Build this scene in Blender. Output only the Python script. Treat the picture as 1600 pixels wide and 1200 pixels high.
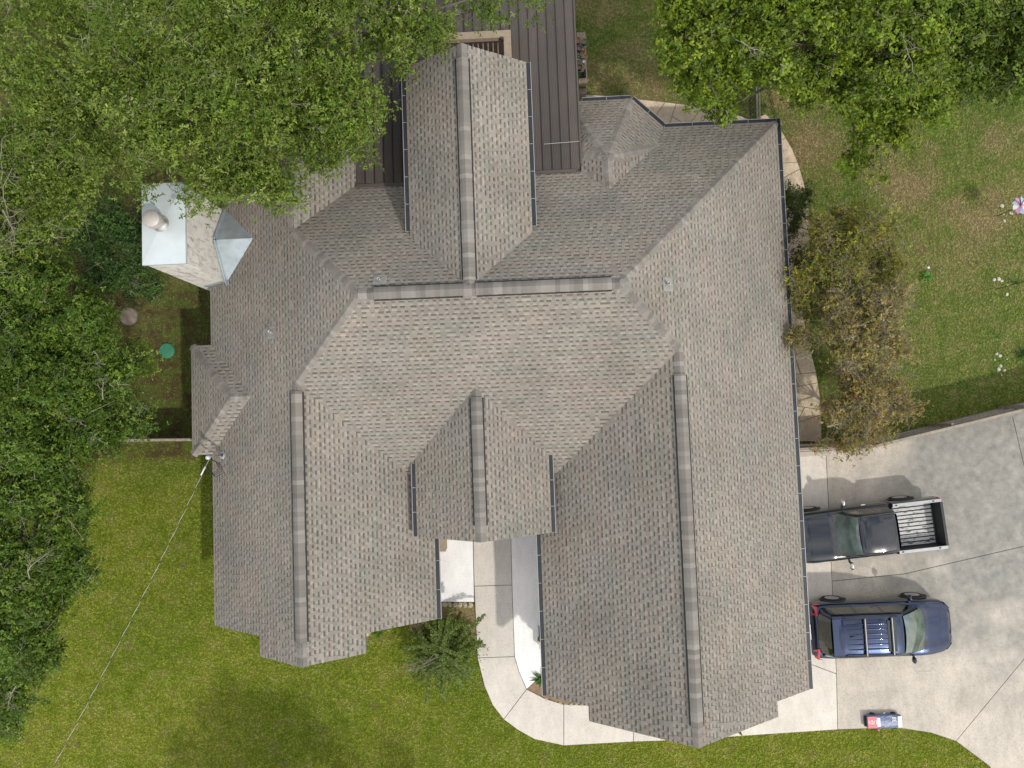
import bpy, bmesh, math, random
import numpy as np
from mathutils import Vector, Matrix, noise as mnoise

random.seed(11)
rng = np.random.default_rng(11)
for o in list(bpy.data.objects):
    bpy.data.objects.remove(o)
scn = bpy.context.scene
COL = scn.collection

# ------------------------------------------------------------------ camera
CAM = Vector((0.2821, -0.177, 27.0))
ROT = (0.0539, 0.0288, -0.0361)
FPX = 1130.0
cam_data = bpy.data.cameras.new('camera')
cam_data.sensor_width = 36.0
cam_data.lens = FPX / 1600.0 * 36.0
cam_data.clip_start = 0.5
cam_data.clip_end = 2000.0
cam = bpy.data.objects.new('camera', cam_data)
cam.location = CAM
cam.rotation_euler = ROT
COL.objects.link(cam)
scn.camera = cam

# ------------------------------------------------------------------ sky, sun, exposure
SUN_TO = Vector((0.627, -0.673, 1.0)).normalized()
SUN_EL = math.asin(SUN_TO.z)
SUN_AZ = math.atan2(SUN_TO.x, SUN_TO.y)
world = bpy.data.worlds.new('World')
scn.world = world
world.use_nodes = True
wn, wl = world.node_tree.nodes, world.node_tree.links
wn.clear()
w_out = wn.new('ShaderNodeOutputWorld')
w_bg = wn.new('ShaderNodeBackground')
w_sky = wn.new('ShaderNodeTexSky')
w_sky.sky_type = 'NISHITA'
w_sky.sun_disc = False
w_sky.sun_elevation = SUN_EL
w_sky.sun_rotation = SUN_AZ
w_sky.air_density = 1.2
w_sky.dust_density = 1.5
w_tc = wn.new('ShaderNodeTexCoord')
w_no = wn.new('ShaderNodeTexNoise')
w_no.inputs['Scale'].default_value = 4.6
w_no.inputs['Detail'].default_value = 7.0
w_no.inputs['Roughness'].default_value = 0.58
w_rp = wn.new('ShaderNodeValToRGB')
w_rp.color_ramp.elements[0].position = 0.40
w_rp.color_ramp.elements[1].position = 0.62
w_mx = wn.new('ShaderNodeMix')
w_mx.data_type = 'RGBA'
w_mx.inputs['B'].default_value = (11.6, 11.2, 10.5, 1)
wl.new(w_tc.outputs['Generated'], w_no.inputs['Vector'])
wl.new(w_no.outputs['Fac'], w_rp.inputs['Fac'])
wl.new(w_rp.outputs['Color'], w_mx.inputs['Factor'])
wl.new(w_sky.outputs['Color'], w_mx.inputs['A'])
wl.new(w_mx.outputs['Result'], w_bg.inputs['Color'])
w_bg.inputs['Strength'].default_value = 0.15
wl.new(w_bg.outputs['Background'], w_out.inputs['Surface'])

sun_data = bpy.data.lights.new('sun', 'SUN')
sun_data.energy = 2.45
sun_data.angle = math.radians(1.6)
sun_data.color = (1.0, 0.945, 0.86)
sun = bpy.data.objects.new('sun', sun_data)
sun.rotation_euler = SUN_TO.to_track_quat('Z', 'Y').to_euler()
sun.location = SUN_TO * 60
COL.objects.link(sun)

vs = scn.view_settings
vs.view_transform = 'Standard'
vs.look = 'None'
vs.exposure = 0.0
vs.gamma = 1.0
vs.use_curve_mapping = False
scn.cycles.max_bounces = 5
scn.cycles.diffuse_bounces = 2
scn.cycles.glossy_bounces = 2
scn.cycles.transmission_bounces = 2
scn.cycles.caustics_reflective = False
scn.cycles.caustics_refractive = False

# ------------------------------------------------------------------ helpers
RM = Matrix.Rotation(ROT[2], 3, 'Z') @ Matrix.Rotation(ROT[1], 3, 'Y') @ Matrix.Rotation(ROT[0], 3, 'X')


def at(u, v, z=0.0):
    """photo pixel -> the point of the place at height z"""
    d = RM @ Vector(((u - 800) / FPX, (600 - v) / FPX, -1.0))
    t = (z - CAM.z) / d.z
    return CAM + d * t


def on_plane(u, v, a, b, c):
    d = RM @ Vector(((u - 800) / FPX, (600 - v) / FPX, -1.0))
    t = (a + b * CAM.x + c * CAM.y - CAM.z) / (d.z - b * d.x - c * d.y)
    return CAM + d * t


def tag(o, label=None, cat=None, group=None, kind=None):
    if label: o['label'] = label
    if cat: o['category'] = cat
    if group: o['group'] = group
    if kind: o['kind'] = kind
    return o


def empty(name, loc=(0, 0, 0), rz=0.0, label=None, cat=None, group=None):
    o = bpy.data.objects.new(name, None)
    o.location = loc
    o.rotation_euler = (0, 0, rz)
    o.empty_display_size = 0.2
    COL.objects.link(o)
    return tag(o, label, cat, group)


def link(name, me, mat=None, parent=None, loc=None, rot=None):
    o = bpy.data.objects.new(name, me)
    if mat is not None and len(me.materials) == 0:
        me.materials.append(mat)
    COL.objects.link(o)
    if parent is not None:
        o.parent = parent
    if loc is not None: o.location = loc
    if rot is not None: o.rotation_euler = rot
    return o


class MB:
    """collects faces, with an own-colour value per vertex"""
    def __init__(self):
        self.v, self.f, self.c, self.sm = [], [], [], []

    def face(self, pts, col=None, smooth=False):
        i = len(self.v)
        for k, p in enumerate(pts):
            self.v.append(tuple(p))
            if col is None: self.c.append((1, 1, 1))
            elif isinstance(col[0], (tuple, list)): self.c.append(col[k])
            else: self.c.append(col)
        self.f.append(tuple(range(i, i + len(pts))))
        self.sm.append(smooth)

    def box(self, x0, x1, y0, y1, z0, z1, col=None, m=None):
        P = [(x0, y0, z0), (x1, y0, z0), (x1, y1, z0), (x0, y1, z0), (x0, y0, z1), (x1, y0, z1), (x1, y1, z1), (x0, y1, z1)]
        if m is not None: P = [tuple(m @ Vector(p)) for p in P]
        for q in ((4, 5, 6, 7), (0, 1, 5, 4), (1, 2, 6, 5), (2, 3, 7, 6), (3, 0, 4, 7), (3, 2, 1, 0)):
            self.face([P[k] for k in q], col)

    def prism(self, poly, z0, z1, col=None):
        top = [(p[0], p[1], z1) for p in poly]
        bot = [(p[0], p[1], z0) for p in poly]
        self.face(top, col)
        n = len(poly)
        for i in range(n):
            j = (i + 1) % n
            self.face([bot[i], bot[j], top[j], top[i]], col)

    def bar(self, a, b, w, h, col=None, up=Vector((0, 0, 1))):
        a, b = Vector(a), Vector(b)
        d = (b - a).normalized()
        s = d.cross(up)
        if s.length < 1e-4: s = Vector((1, 0, 0))
        s.normalize()
        t = s.cross(d).normalized()
        P = []
        for e in (a, b):
            for (i, j) in ((-1, -1), (1, -1), (1, 1), (-1, 1)):
                P.append(e + s * (w / 2 * i) + t * (h / 2 * j))
        for q in ((0, 1, 2, 3), (7, 6, 5, 4), (0, 4, 5, 1), (1, 5, 6, 2), (2, 6, 7, 3), (3, 7, 4, 0)):
            self.face([P[k] for k in q], col)

    def tube(self, pts, radii, n=8, col=None, cap=True):
        rings = []
        pts = [Vector(p) for p in pts]
        for i, p in enumerate(pts):
            d = (pts[min(i + 1, len(pts) - 1)] - pts[max(i - 1, 0)]).normalized()
            s = d.cross(Vector((0.13, 0.21, 1)))
            if s.length < 1e-3: s = d.cross(Vector((1, 0, 0)))
            s.normalize()
            t = d.cross(s)
            rings.append([p + (s * math.cos(2 * math.pi * k / n) + t * math.sin(2 * math.pi * k / n)) * radii[i] for k in range(n)])
        for a, b in zip(rings[:-1], rings[1:]):
            for k in range(n):
                self.face([a[k], a[(k + 1) % n], b[(k + 1) % n], b[k]], col, True)
        if cap:
            self.face(rings[-1], col)
            self.face(rings[0][::-1], col)

    def lathe(self, prof, n=20, c=(0, 0, 0), col=None, smooth=True):
        c = Vector(c)
        for (r0, z0), (r1, z1) in zip(prof[:-1], prof[1:]):
            for k in range(n):
                a0, a1 = 2 * math.pi * k / n, 2 * math.pi * (k + 1) / n
                q = [c + Vector((r0 * math.cos(a0), r0 * math.sin(a0), z0)), c + Vector((r0 * math.cos(a1), r0 * math.sin(a1), z0)),
                     c + Vector((r1 * math.cos(a1), r1 * math.sin(a1), z1)), c + Vector((r1 * math.cos(a0), r1 * math.sin(a0), z1))]
                if r0 < 1e-5: q = [q[0], q[2], q[3]]
                elif r1 < 1e-5: q = [q[0], q[1], q[2]]
                self.face(q, col, smooth)

    def mesh(self, name, weld=False):
        me = bpy.data.meshes.new(name)
        me.from_pydata(self.v, [], self.f)
        a = me.color_attributes.new('tint', 'FLOAT_COLOR', 'POINT')
        arr = np.ones((len(self.v), 4), np.float32)
        if self.v: arr[:, :3] = np.array(self.c, np.float32)
        a.data.foreach_set('color', arr.ravel())
        me.polygons.foreach_set('use_smooth', np.array(self.sm, bool))
        if weld or any(self.sm):
            bm = bmesh.new()
            bm.from_mesh(me)
            bmesh.ops.remove_doubles(bm, verts=bm.verts, dist=1e-4)
            bm.to_mesh(me)
            bm.free()
        me.update()
        return me

    def build(self, name, mat, parent=None, loc=None, rot=None, weld=False):
        return link(name, self.mesh(name, weld), mat, parent, loc, rot)


# ------------------------------------------------------------------ materials
def nmat(name):
    m = bpy.data.materials.new(name)
    m.use_nodes = True
    nt = m.node_tree
    b = nt.nodes['Principled BSDF']
    return m, nt.nodes, nt.links, b


def N(nodes, typ, **kw):
    n = nodes.new(typ)
    for k, v in kw.items():
        if hasattr(n, k): setattr(n, k, v)
        else: n.inputs[k].default_value = v
    return n


def pos_noise(nodes, links, scale, detail=4.0, rough=0.55, obj=False, stretch=None):
    if obj:
        src = nodes.new('ShaderNodeTexCoord').outputs['Object']
    else:
        src = nodes.new('ShaderNodeNewGeometry').outputs['Position']
    if stretch is not None:
        mp = nodes.new('ShaderNodeVectorMath'); mp.operation = 'MULTIPLY'
        mp.inputs[1].default_value = stretch
        links.new(src, mp.inputs[0]); src = mp.outputs[0]
    n = N(nodes, 'ShaderNodeTexNoise', Scale=scale, Detail=detail, Roughness=rough)
    links.new(src, n.inputs['Vector'])
    return n.outputs['Fac']


def ramp(nodes, links, fac, stops):
    r = nodes.new('ShaderNodeValToRGB')
    e = r.color_ramp.elements
    while len(e) < len(stops): e.new(0.5)
    for i, (p, c) in enumerate(stops):
        e[i].position = p
        e[i].color = (c[0], c[1], c[2], 1) if not isinstance(c, (int, float)) else (c, c, c, 1)
    links.new(fac, r.inputs['Fac'])
    return r.outputs['Color']


def mixc(nodes, links, fac, a, b, mode='MIX'):
    m = nodes.new('ShaderNodeMix'); m.data_type = 'RGBA'; m.blend_type = mode
    for sock, v in ((m.inputs['Factor'], fac), (m.inputs['A'], a), (m.inputs['B'], b)):
        if isinstance(v, (int, float)): sock.default_value = v
        elif isinstance(v, (tuple, list)): sock.default_value = (v[0], v[1], v[2], 1)
        else: links.new(v, sock)
    return m.outputs['Result']


def bump(nodes, links, bsdf, fac, strength=0.3, dist=0.01):
    b = nodes.new('ShaderNodeBump')
    b.inputs['Strength'].default_value = strength
    b.inputs['Distance'].default_value = dist
    links.new(fac, b.inputs['Height'])
    links.new(b.outputs['Normal'], bsdf.inputs['Normal'])


def simple(name, col, rough=0.6, metal=0.0, var=0.12, scale=9.0, coat=0.0, spec=0.5, tint=False, bumpy=0.0):
    m, n, l, b = nmat(name)
    f = pos_noise(n, l, scale, 5.0, 0.6, obj=True)
    lo = tuple(c * (1 - var) for c in col); hi = tuple(min(1, c * (1 + var)) for c in col)
    c = ramp(n, l, f, [(0.3, lo), (0.7, hi)])
    if tint:
        a = n.new('ShaderNodeAttribute'); a.attribute_name = 'tint'
        c = mixc(n, l, 1.0, c, a.outputs['Color'], 'MULTIPLY')
    l.new(c, b.inputs['Base Color'])
    b.inputs['Roughness'].default_value = rough
    b.inputs['Metallic'].default_value = metal
    b.inputs['Specular IOR Level'].default_value = spec
    if coat:
        b.inputs['Coat Weight'].default_value = coat
        b.inputs['Coat Roughness'].default_value = 0.04
    if bumpy:
        bump(n, l, b, pos_noise(n, l, 60.0, 4, 0.6, obj=True), bumpy, 0.01)
    return m


def shingle_mat(name):
    m, n, l, b = nmat(name)
    a = n.new('ShaderNodeAttribute'); a.attribute_name = 'tint'
    g = pos_noise(n, l, 70.0, 3.0, 0.7)
    gr = ramp(n, l, g, [(0.25, 0.78), (0.75, 1.2)])
    c = mixc(n, l, 1.0, a.outputs['Color'], gr, 'MULTIPLY')
    s = pos_noise(n, l, 0.55, 4.0, 0.6)
    sr = ramp(n, l, s, [(0.32, (0.87, 0.885, 0.87)), (0.5, (1.0, 0.99, 0.98)), (0.68, (1.08, 1.05, 1.02))])
    c = mixc(n, l, 1.0, c, sr, 'MULTIPLY')
    l.new(c, b.inputs['Base Color'])
    b.inputs['Roughness'].default_value = 0.92
    b.inputs['Specular IOR Level'].default_value = 0.25
    bump(n, l, b, g, 0.35, 0.006)
    return m


def concrete_mat(name, base, stain=0.0, rough=0.85, crack=0.0, grime=0.5):
    m, n, l, b = nmat(name)
    f1 = pos_noise(n, l, 0.9, 6.0, 0.62)
    c = ramp(n, l, f1, [(0.3, tuple(x * (1 - 0.16 * grime) for x in base)), (0.7, tuple(min(0.9, x * (1 + 0.1 * grime)) for x in base))])
    f2 = pos_noise(n, l, 26.0, 5.0, 0.7)
    sp = ramp(n, l, f2, [(0.34, 1 - 0.35 * grime), (0.5, 1.0), (0.8, 1.05)])
    c = mixc(n, l, 1.0, c, sp, 'MULTIPLY')
    f3 = pos_noise(n, l, 5.0, 5.0, 0.65, stretch=(1.0, 0.35, 1.0))
    st = ramp(n, l, f3, [(0.3, 1 - 0.14 * grime), (0.6, 1.03)])
    c = mixc(n, l, 1.0, c, st, 'MULTIPLY')
    vo = n.new('ShaderNodeTexVoronoi'); vo.feature = 'DISTANCE_TO_EDGE'; vo.inputs['Scale'].default_value = 0.75
    g2 = n.new('ShaderNodeNewGeometry')
    nd = N(n, 'ShaderNodeTexNoise', Scale=1.6, Detail=6.0)
    l.new(g2.outputs['Position'], nd.inputs['Vector'])
    wv = n.new('ShaderNodeVectorMath'); wv.operation = 'MULTIPLY_ADD'; wv.inputs[1].default_value = (1.1, 1.1, 0)
    l.new(nd.outputs['Color'], wv.inputs[0]); l.new(g2.outputs['Position'], wv.inputs[2])
    l.new(wv.outputs[0], vo.inputs['Vector'])
    ck = ramp(n, l, vo.outputs['Distance'], [(0.0, 0.62), (0.012, 1.0)])
    cm = ramp(n, l, pos_noise(n, l, 0.8, 3.0, 0.5), [(0.48, 0.0), (0.62, 0.55 * grime)])
    c = mixc(n, l, cm, c, mixc(n, l, 1.0, c, ck, 'MULTIPLY'))
    sp3 = ramp(n, l, pos_noise(n, l, 11.0, 2.0, 0.5), [(0.70, 1.0), (0.76, 0.72)])
    c = mixc(n, l, 0.7 * min(1.0, grime), c, mixc(n, l, 1.0, c, sp3, 'MULTIPLY'))
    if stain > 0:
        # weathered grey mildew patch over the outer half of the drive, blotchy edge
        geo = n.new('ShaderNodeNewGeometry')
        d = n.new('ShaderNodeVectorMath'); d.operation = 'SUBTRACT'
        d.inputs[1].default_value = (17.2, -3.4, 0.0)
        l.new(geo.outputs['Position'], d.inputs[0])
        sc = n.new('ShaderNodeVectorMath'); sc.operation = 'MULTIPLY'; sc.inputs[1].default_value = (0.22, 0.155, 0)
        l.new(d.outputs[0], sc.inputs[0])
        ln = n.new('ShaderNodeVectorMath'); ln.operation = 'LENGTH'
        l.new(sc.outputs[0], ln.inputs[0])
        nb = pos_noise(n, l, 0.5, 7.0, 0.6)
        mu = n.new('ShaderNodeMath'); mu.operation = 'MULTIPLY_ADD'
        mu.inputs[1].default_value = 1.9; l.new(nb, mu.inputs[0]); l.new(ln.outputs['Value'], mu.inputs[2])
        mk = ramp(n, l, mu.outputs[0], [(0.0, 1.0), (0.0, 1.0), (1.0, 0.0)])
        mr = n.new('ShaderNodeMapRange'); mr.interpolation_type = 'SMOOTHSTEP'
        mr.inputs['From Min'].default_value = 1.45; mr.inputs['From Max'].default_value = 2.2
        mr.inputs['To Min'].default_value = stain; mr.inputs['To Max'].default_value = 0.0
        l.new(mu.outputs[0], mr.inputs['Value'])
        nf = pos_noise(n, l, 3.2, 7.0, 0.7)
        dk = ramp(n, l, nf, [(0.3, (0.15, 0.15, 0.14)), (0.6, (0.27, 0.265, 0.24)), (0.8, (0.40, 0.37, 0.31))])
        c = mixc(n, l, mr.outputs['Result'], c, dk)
    l.new(c, b.inputs['Base Color'])
    b.inputs['Roughness'].default_value = rough
    b.inputs['Specular IOR Level'].default_value = 0.3
    bump(n, l, b, f2, 0.12, 0.004)
    return m


def grass_group():
    """own colour of the turf by place: lush, dry and bare patches"""
    g = bpy.data.node_groups.new('turf_colour', 'ShaderNodeTree')
    g.interface.new_socket('Color', in_out='OUTPUT', socket_type='NodeSocketColor')
    n, l = g.nodes, g.links
    out = n.new('NodeGroupOutput')
    geo = n.new('ShaderNodeNewGeometry')
    sep = n.new('ShaderNodeSeparateXYZ')
    l.new(geo.outputs['Position'], sep.inputs[0])
    f1 = pos_noise(n, l, 0.33, 6.0, 0.6)
    f2 = pos_noise(n, l, 1.7, 6.0, 0.62)
    f3 = pos_noise(n, l, 9.0, 4.0, 0.65)
    front = ramp(n, l, f2, [(0.28, (0.128, 0.186, 0.016)), (0.5, (0.190, 0.235, 0.030)), (0.72, (0.245, 0.255, 0.065))])
    back = ramp(n, l, f2, [(0.28, (0.105, 0.165, 0.030)), (0.5, (0.165, 0.21, 0.052)), (0.72, (0.25, 0.235, 0.09))])

    def zone(sock, a, b):
        mr = n.new('ShaderNodeMapRange'); mr.interpolation_type = 'SMOOTHSTEP'
        mr.inputs['From Min'].default_value = a; mr.inputs['From Max'].default_value = b
        l.new(sock, mr.inputs['Value'])
        return mr.outputs['Result']
    zb = zone(sep.outputs['Y'], -3.0, 1.0)
    c = mixc(n, l, zb, front, back)
    bv = ramp(n, l, pos_noise(n, l, 0.22, 5.0, 0.6), [(0.3, (0.82, 0.90, 0.85)), (0.5, (1.0, 1.0, 1.0)), (0.7, (1.25, 1.12, 1.3))])
    c = mixc(n, l, 1.0, c, bv, 'MULTIPLY')
    # dry tan patches, mostly in the back yard
    dr = ramp(n, l, f1, [(0.45, 0.0), (0.62, 1.0)])
    dm = n.new('ShaderNodeMath'); dm.operation = 'MULTIPLY'
    zr = zone(sep.outputs['Y'], 2.5, 7.0)
    l.new(dr, dm.inputs[0]); l.new(zr, dm.inputs[1])
    dm2 = n.new('ShaderNodeMath'); dm2.operation = 'MULTIPLY'; dm2.inputs[1].default_value = 0.9
    l.new(dm.outputs[0], dm2.inputs[0])
    c = mixc(n, l, dm2.outputs[0], c, (0.31, 0.245, 0.125))
    # bare soil beside the house on the left, behind the fence
    xl = zone(sep.outputs['X'], -10.5, -12.5)
    yl = zone(sep.outputs['Y'], -1.3, -0.8)
    bs = n.new('ShaderNodeMath'); bs.operation = 'MULTIPLY'
    l.new(xl, bs.inputs[0]); l.new(yl, bs.inputs[1])
    bf = ramp(n, l, f2, [(0.40, 0.05), (0.60, 0.9)])
    bs2 = n.new('ShaderNodeMath'); bs2.operation = 'MULTIPLY'
    l.new(bs.outputs[0], bs2.inputs[0]); l.new(bf, bs2.inputs[1])
    c = mixc(n, l, bs2.outputs[0], c, (0.105, 0.075, 0.038))
    # small worn spots
    wr = ramp(n, l, pos_noise(n, l, 1.1, 3.0, 0.5), [(0.66, 0.0), (0.74, 0.7)])
    c = mixc(n, l, wr, c, (0.19, 0.15, 0.075))
    fr = ramp(n, l, f3, [(0.3, 0.82), (0.7, 1.2)])
    c = mixc(n, l, 1.0, c, fr, 'MULTIPLY')
    l.new(c, out.inputs['Color'])
    return g


TURF = grass_group()


def turf_mat(name, blades):
    m, n, l, b = nmat(name)
    gn = n.new('ShaderNodeGroup'); gn.node_tree = TURF
    c = gn.outputs[0]
    if blades:
        a = n.new('ShaderNodeAttribute'); a.attribute_name = 'tint'
        c = mixc(n, l, 1.0, c, a.outputs['Color'], 'MULTIPLY')
    else:
        c = mixc(n, l, 1.0, c, (0.85, 0.82, 0.8), 'MULTIPLY')
        f = pos_noise(n, l, 22.0, 6.0, 0.75)
        k = ramp(n, l, f, [(0.3, 0.4), (0.7, 1.05)])
        c = mixc(n, l, 1.0, c, k, 'MULTIPLY')
        bump(n, l, b, f, 0.8, 0.05)
    l.new(c, b.inputs['Base Color'])
    b.inputs['Roughness'].default_value = 0.8
    b.inputs['Specular IOR Level'].default_value = 0.04
    return m


def leaf_mat(name, trans=0.2, rough=0.4):
    m, n, l, b = nmat(name)
    a = n.new('ShaderNodeAttribute'); a.attribute_name = 'tint'
    l.new(a.outputs['Color'], b.inputs['Base Color'])
    b.inputs['Roughness'].default_value = rough
    b.inputs['Specular IOR Level'].default_value = 0.16
    t = n.new('ShaderNodeBsdfTranslucent')
    y = mixc(n, l, 1.0, a.outputs['Color'], (1.5, 1.6, 0.5), 'MULTIPLY')
    l.new(y, t.inputs['Color'])
    mx = n.new('ShaderNodeMixShader'); mx.inputs[0].default_value = trans
    l.new(b.outputs[0], mx.inputs[1]); l.new(t.outputs[0], mx.inputs[2])
    l.new(mx.outputs[0], n['Material Output'].inputs['Surface'])
    return m


def paint(name, col, metal=0.35, rough=0.3, coat=1.0):
    m, n, l, b = nmat(name)
    f = pos_noise(n, l, 2.5, 5.0, 0.6, obj=True)
    c = ramp(n, l, f, [(0.3, tuple(x * 0.9 for x in col)), (0.7, tuple(x * 1.1 for x in col))])
    l.new(c, b.inputs['Base Color'])
    d = pos_noise(n, l, 35.0, 5.0, 0.7, obj=True)
    r = ramp(n, l, d, [(0.35, rough), (0.75, rough + 0.14)])
    l.new(r, b.inputs['Roughness'])
    b.inputs['Metallic'].default_value = metal
    b.inputs['Specular IOR Level'].default_value = 0.25
    b.inputs['Coat Weight'].default_value = coat
    b.inputs['Coat Roughness'].default_value = 0.03
    return m


def stone_mat(name):
    m, n, l, b = nmat(name)
    f = pos_noise(n, l, 3.0, 7.0, 0.65, obj=True)
    c = ramp(n, l, f, [(0.28, (0.50, 0.47, 0.42)), (0.5, (0.70, 0.67, 0.62)), (0.75, (0.78, 0.76, 0.72))])
    s = pos_noise(n, l, 7.0, 7.0, 0.72, obj=True, stretch=(1, 1, 0.3))
    k = ramp(n, l, s, [(0.36, (0.45, 0.43, 0.41)), (0.47, (1, 1, 1))])
    c = mixc(n, l, 0.9, c, k, 'MULTIPLY')
    l.new(c, b.inputs['Base Color'])
    b.inputs['Roughness'].default_value = 0.9
    bump(n, l, b, s, 0.4, 0.02)
    return m


def bed_mat(name):
    m, n, l, b = nmat(name)
    f = pos_noise(n, l, 4.5, 7.0, 0.74, obj=True, stretch=(1.0, 2.6, 1.0))
    k = ramp(n, l, f, [(0.40, 0.0), (0.48, 1.0)])
    c = mixc(n, l, k, (0.035, 0.035, 0.038), (0.50, 0.50, 0.49))
    l.new(c, b.inputs['Base Color'])
    b.inputs['Roughness'].default_value = 0.45
    return m


M = {
    'shingle': shingle_mat('roof_shingle'),
    'deck': simple('roof_deck', (0.17, 0.155, 0.14), 0.9),
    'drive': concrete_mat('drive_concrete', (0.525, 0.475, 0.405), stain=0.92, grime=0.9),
    'apron': concrete_mat('apron_concrete', (0.64, 0.595, 0.53), grime=0.6),
    'walk': concrete_mat('walk_concrete', (0.61, 0.57, 0.51), grime=0.6),
    'porch': concrete_mat('porch_paint', (0.84, 0.835, 0.82), grime=0.45, rough=0.7),
    'flag': concrete_mat('stamped_concrete', (0.60, 0.49, 0.36), grime=1.2),
    'joint': concrete_mat('joint_filler', (0.20, 0.175, 0.14), grime=1.0),
    'soil': simple('bed_soil', (0.24, 0.17, 0.10), 0.95, var=0.35, scale=14, bumpy=0.8),
    'turf': turf_mat('turf_ground', False),
    'blade': turf_mat('turf_blades', True),
    'bark': simple('bark', (0.11, 0.095, 0.078), 0.9, var=0.3, scale=14, bumpy=0.6),
    'twig2': simple('brown_twig', (0.235, 0.20, 0.145), 0.85, var=0.3, scale=5),
    'twig': simple('pale_twig', (0.27, 0.25, 0.185), 0.85, var=0.25, scale=5),
    'leaf': leaf_mat('oak_leaf'),
    'leaf2': leaf_mat('soft_leaf', 0.35, 0.55),
    'gutter': simple('gutter_metal', (0.33, 0.34, 0.35), 0.45, 0.3, 0.05),
    'guard': simple('gutter_guard', (0.022, 0.025, 0.031), 0.55, 0.2, 0.2, 3),
    'vent': simple('vent_plastic', (0.012, 0.012, 0.013), 0.7),
    'stucco': simple('wall_stone', (0.52, 0.47, 0.40), 0.9, var=0.2, scale=5, bumpy=0.4),
    'trim': simple('white_trim', (0.72, 0.70, 0.66), 0.6, var=0.05),
    'glass': simple('window_glass', (0.03, 0.035, 0.04), 0.08, var=0.05),
    'stone': stone_mat('chimney_stone'),
    'galv': simple('galvanised_sheet', (0.60, 0.66, 0.68), 0.42, 0.35, 0.07, 1.6),
    'galv2': simple('cricket_sheet', (0.42, 0.48, 0.51), 0.45, 0.4, 0.16, 3.0),
    'steel': simple('flue_steel', (0.58, 0.57, 0.55), 0.32, 0.8, 0.1, 6),
    'panel': simple('bronze_panel', (0.098, 0.083, 0.074), 0.5, 0.25, 0.10, 1.2, tint=True),
    'timber': simple('pale_timber', (0.30, 0.24, 0.175), 0.8, var=0.14, scale=6),
    'slat': simple('dark_slat', (0.20, 0.155, 0.115), 0.8, var=0.3, scale=5),
    'brown': simple('patio_deck', (0.10, 0.065, 0.048), 0.85, var=0.4, scale=4),
    'fence': simple('fence_wood', (0.30, 0.265, 0.225), 0.9, var=0.25, scale=7, tint=True),
    'iron': simple('black_iron', (0.05, 0.05, 0.05), 0.6, 0.3, 0.3),
    'black': paint('truck_paint', (0.014, 0.018, 0.024), 0.0, 0.12, 0.9),
    'navy': paint('suv_paint', (0.022, 0.034, 0.074), 0.9, 0.19),
    'cglass': simple('car_glass', (0.012, 0.022, 0.018), 0.03, var=0.1, coat=1.0),
    'wscreen': simple('windscreen_glass', (0.085, 0.115, 0.105), 0.05, var=0.55, scale=2.0, coat=1.0),
    'rubber': simple('rubber', (0.02, 0.02, 0.02), 0.85),
    'plastic': simple('black_plastic', (0.03, 0.03, 0.032), 0.6),
    'chrome': simple('chrome', (0.72, 0.73, 0.74), 0.12, 1.0, 0.03),
    'rim': simple('rim_alloy', (0.50, 0.50, 0.50), 0.4, 0.25, 0.1),
    'railcap': simple('bed_rail_cap', (0.33, 0.34, 0.35), 0.4, 0.4, 0.1),
    'bed': bed_mat('scuffed_bed'),
    'liner': simple('bed_liner', (0.02, 0.021, 0.022), 0.6, var=0.3),
    'red': simple('red_lens', (0.55, 0.02, 0.03), 0.2, var=0.15, coat=0.8),
    'amber': simple('amber_lens', (0.7, 0.22, 0.03), 0.25),
    'white': simple('white_plastic', (0.68, 0.68, 0.69), 0.45, var=0.05),
    'toyred': simple('toy_red', (0.58, 0.07, 0.10), 0.4, var=0.2, scale=6),
    'toyblue': simple('toy_blue', (0.10, 0.14, 0.27), 0.4, var=0.3, scale=6),
    'green': simple('green_lid', (0.035, 0.19, 0.10), 0.6, var=0.15, scale=3),
    'riser': simple('tank_cover', (0.20, 0.165, 0.125), 0.95, var=0.25, scale=6),
    'terra': simple('terracotta', (0.40, 0.19, 0.11), 0.85, var=0.15),
    'edging': simple('tan_stone', (0.44, 0.38, 0.28), 0.9, var=0.25, scale=7),
    'pebble': simple('pale_stone', (0.48, 0.45, 0.37), 0.85, var=0.15, scale=8),
    'bluepot': simple('blue_glaze', (0.04, 0.09, 0.22), 0.3),
    'greenpot': simple('teal_glaze', (0.05, 0.20, 0.17), 0.3),
    'pink': simple('spinner_pink', (0.50, 0.24, 0.40), 0.35),
    'slate': simple('spinner_blue', (0.33, 0.40, 0.52), 0.35),
    'cable': simple('cable_alloy', (0.50, 0.48, 0.42), 0.5, 0.3, 0.25, 3),
    'pipeflash': simple('pipe_flashing', (0.27, 0.265, 0.25), 0.7, 0.1, 0.2, 7),
    'cushion': simple('bench_wood', (0.33, 0.27, 0.20), 0.8, var=0.15),
}

# ------------------------------------------------------------------ house dimensions (house axes = world axes)
PT = 0.688
ZE = 2.6
XL, XR, XLE, XRW = -10.64, 8.97, -3.15, 0.40
YM, ZM = 3.66, 6.80
RUN = (ZM - ZE) / PT
YB = YM + RUN
YF = YM - RUN
XLR, ZLR = (XL + XLE) / 2, ZE + PT * (XLE - XL) / 2
XRR, ZRR = (XR + XRW) / 2, ZE + PT * (XR - XRW) / 2
YLS, YLN = YM - (ZM - ZLR) / PT, YM + (ZM - ZLR) / PT
YRJ = YM - (ZM - ZRR) / PT
XAW, XAE = XL + RUN, XR - RUN
YLG, YLG2, YRG, YRG2 = -6.58, -7.20, -9.19, -9.66
XT0, XT1, YT = -3.20, 0.48, 10.81
XT, ZT = (XT0 + XT1) / 2, ZM - 0.03
ZTE = ZT - PT * (XT1 - XT0) / 2
XE0, XE1, YE, ZEN = -3.585, 0.75, -3.72, 4.95
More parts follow.
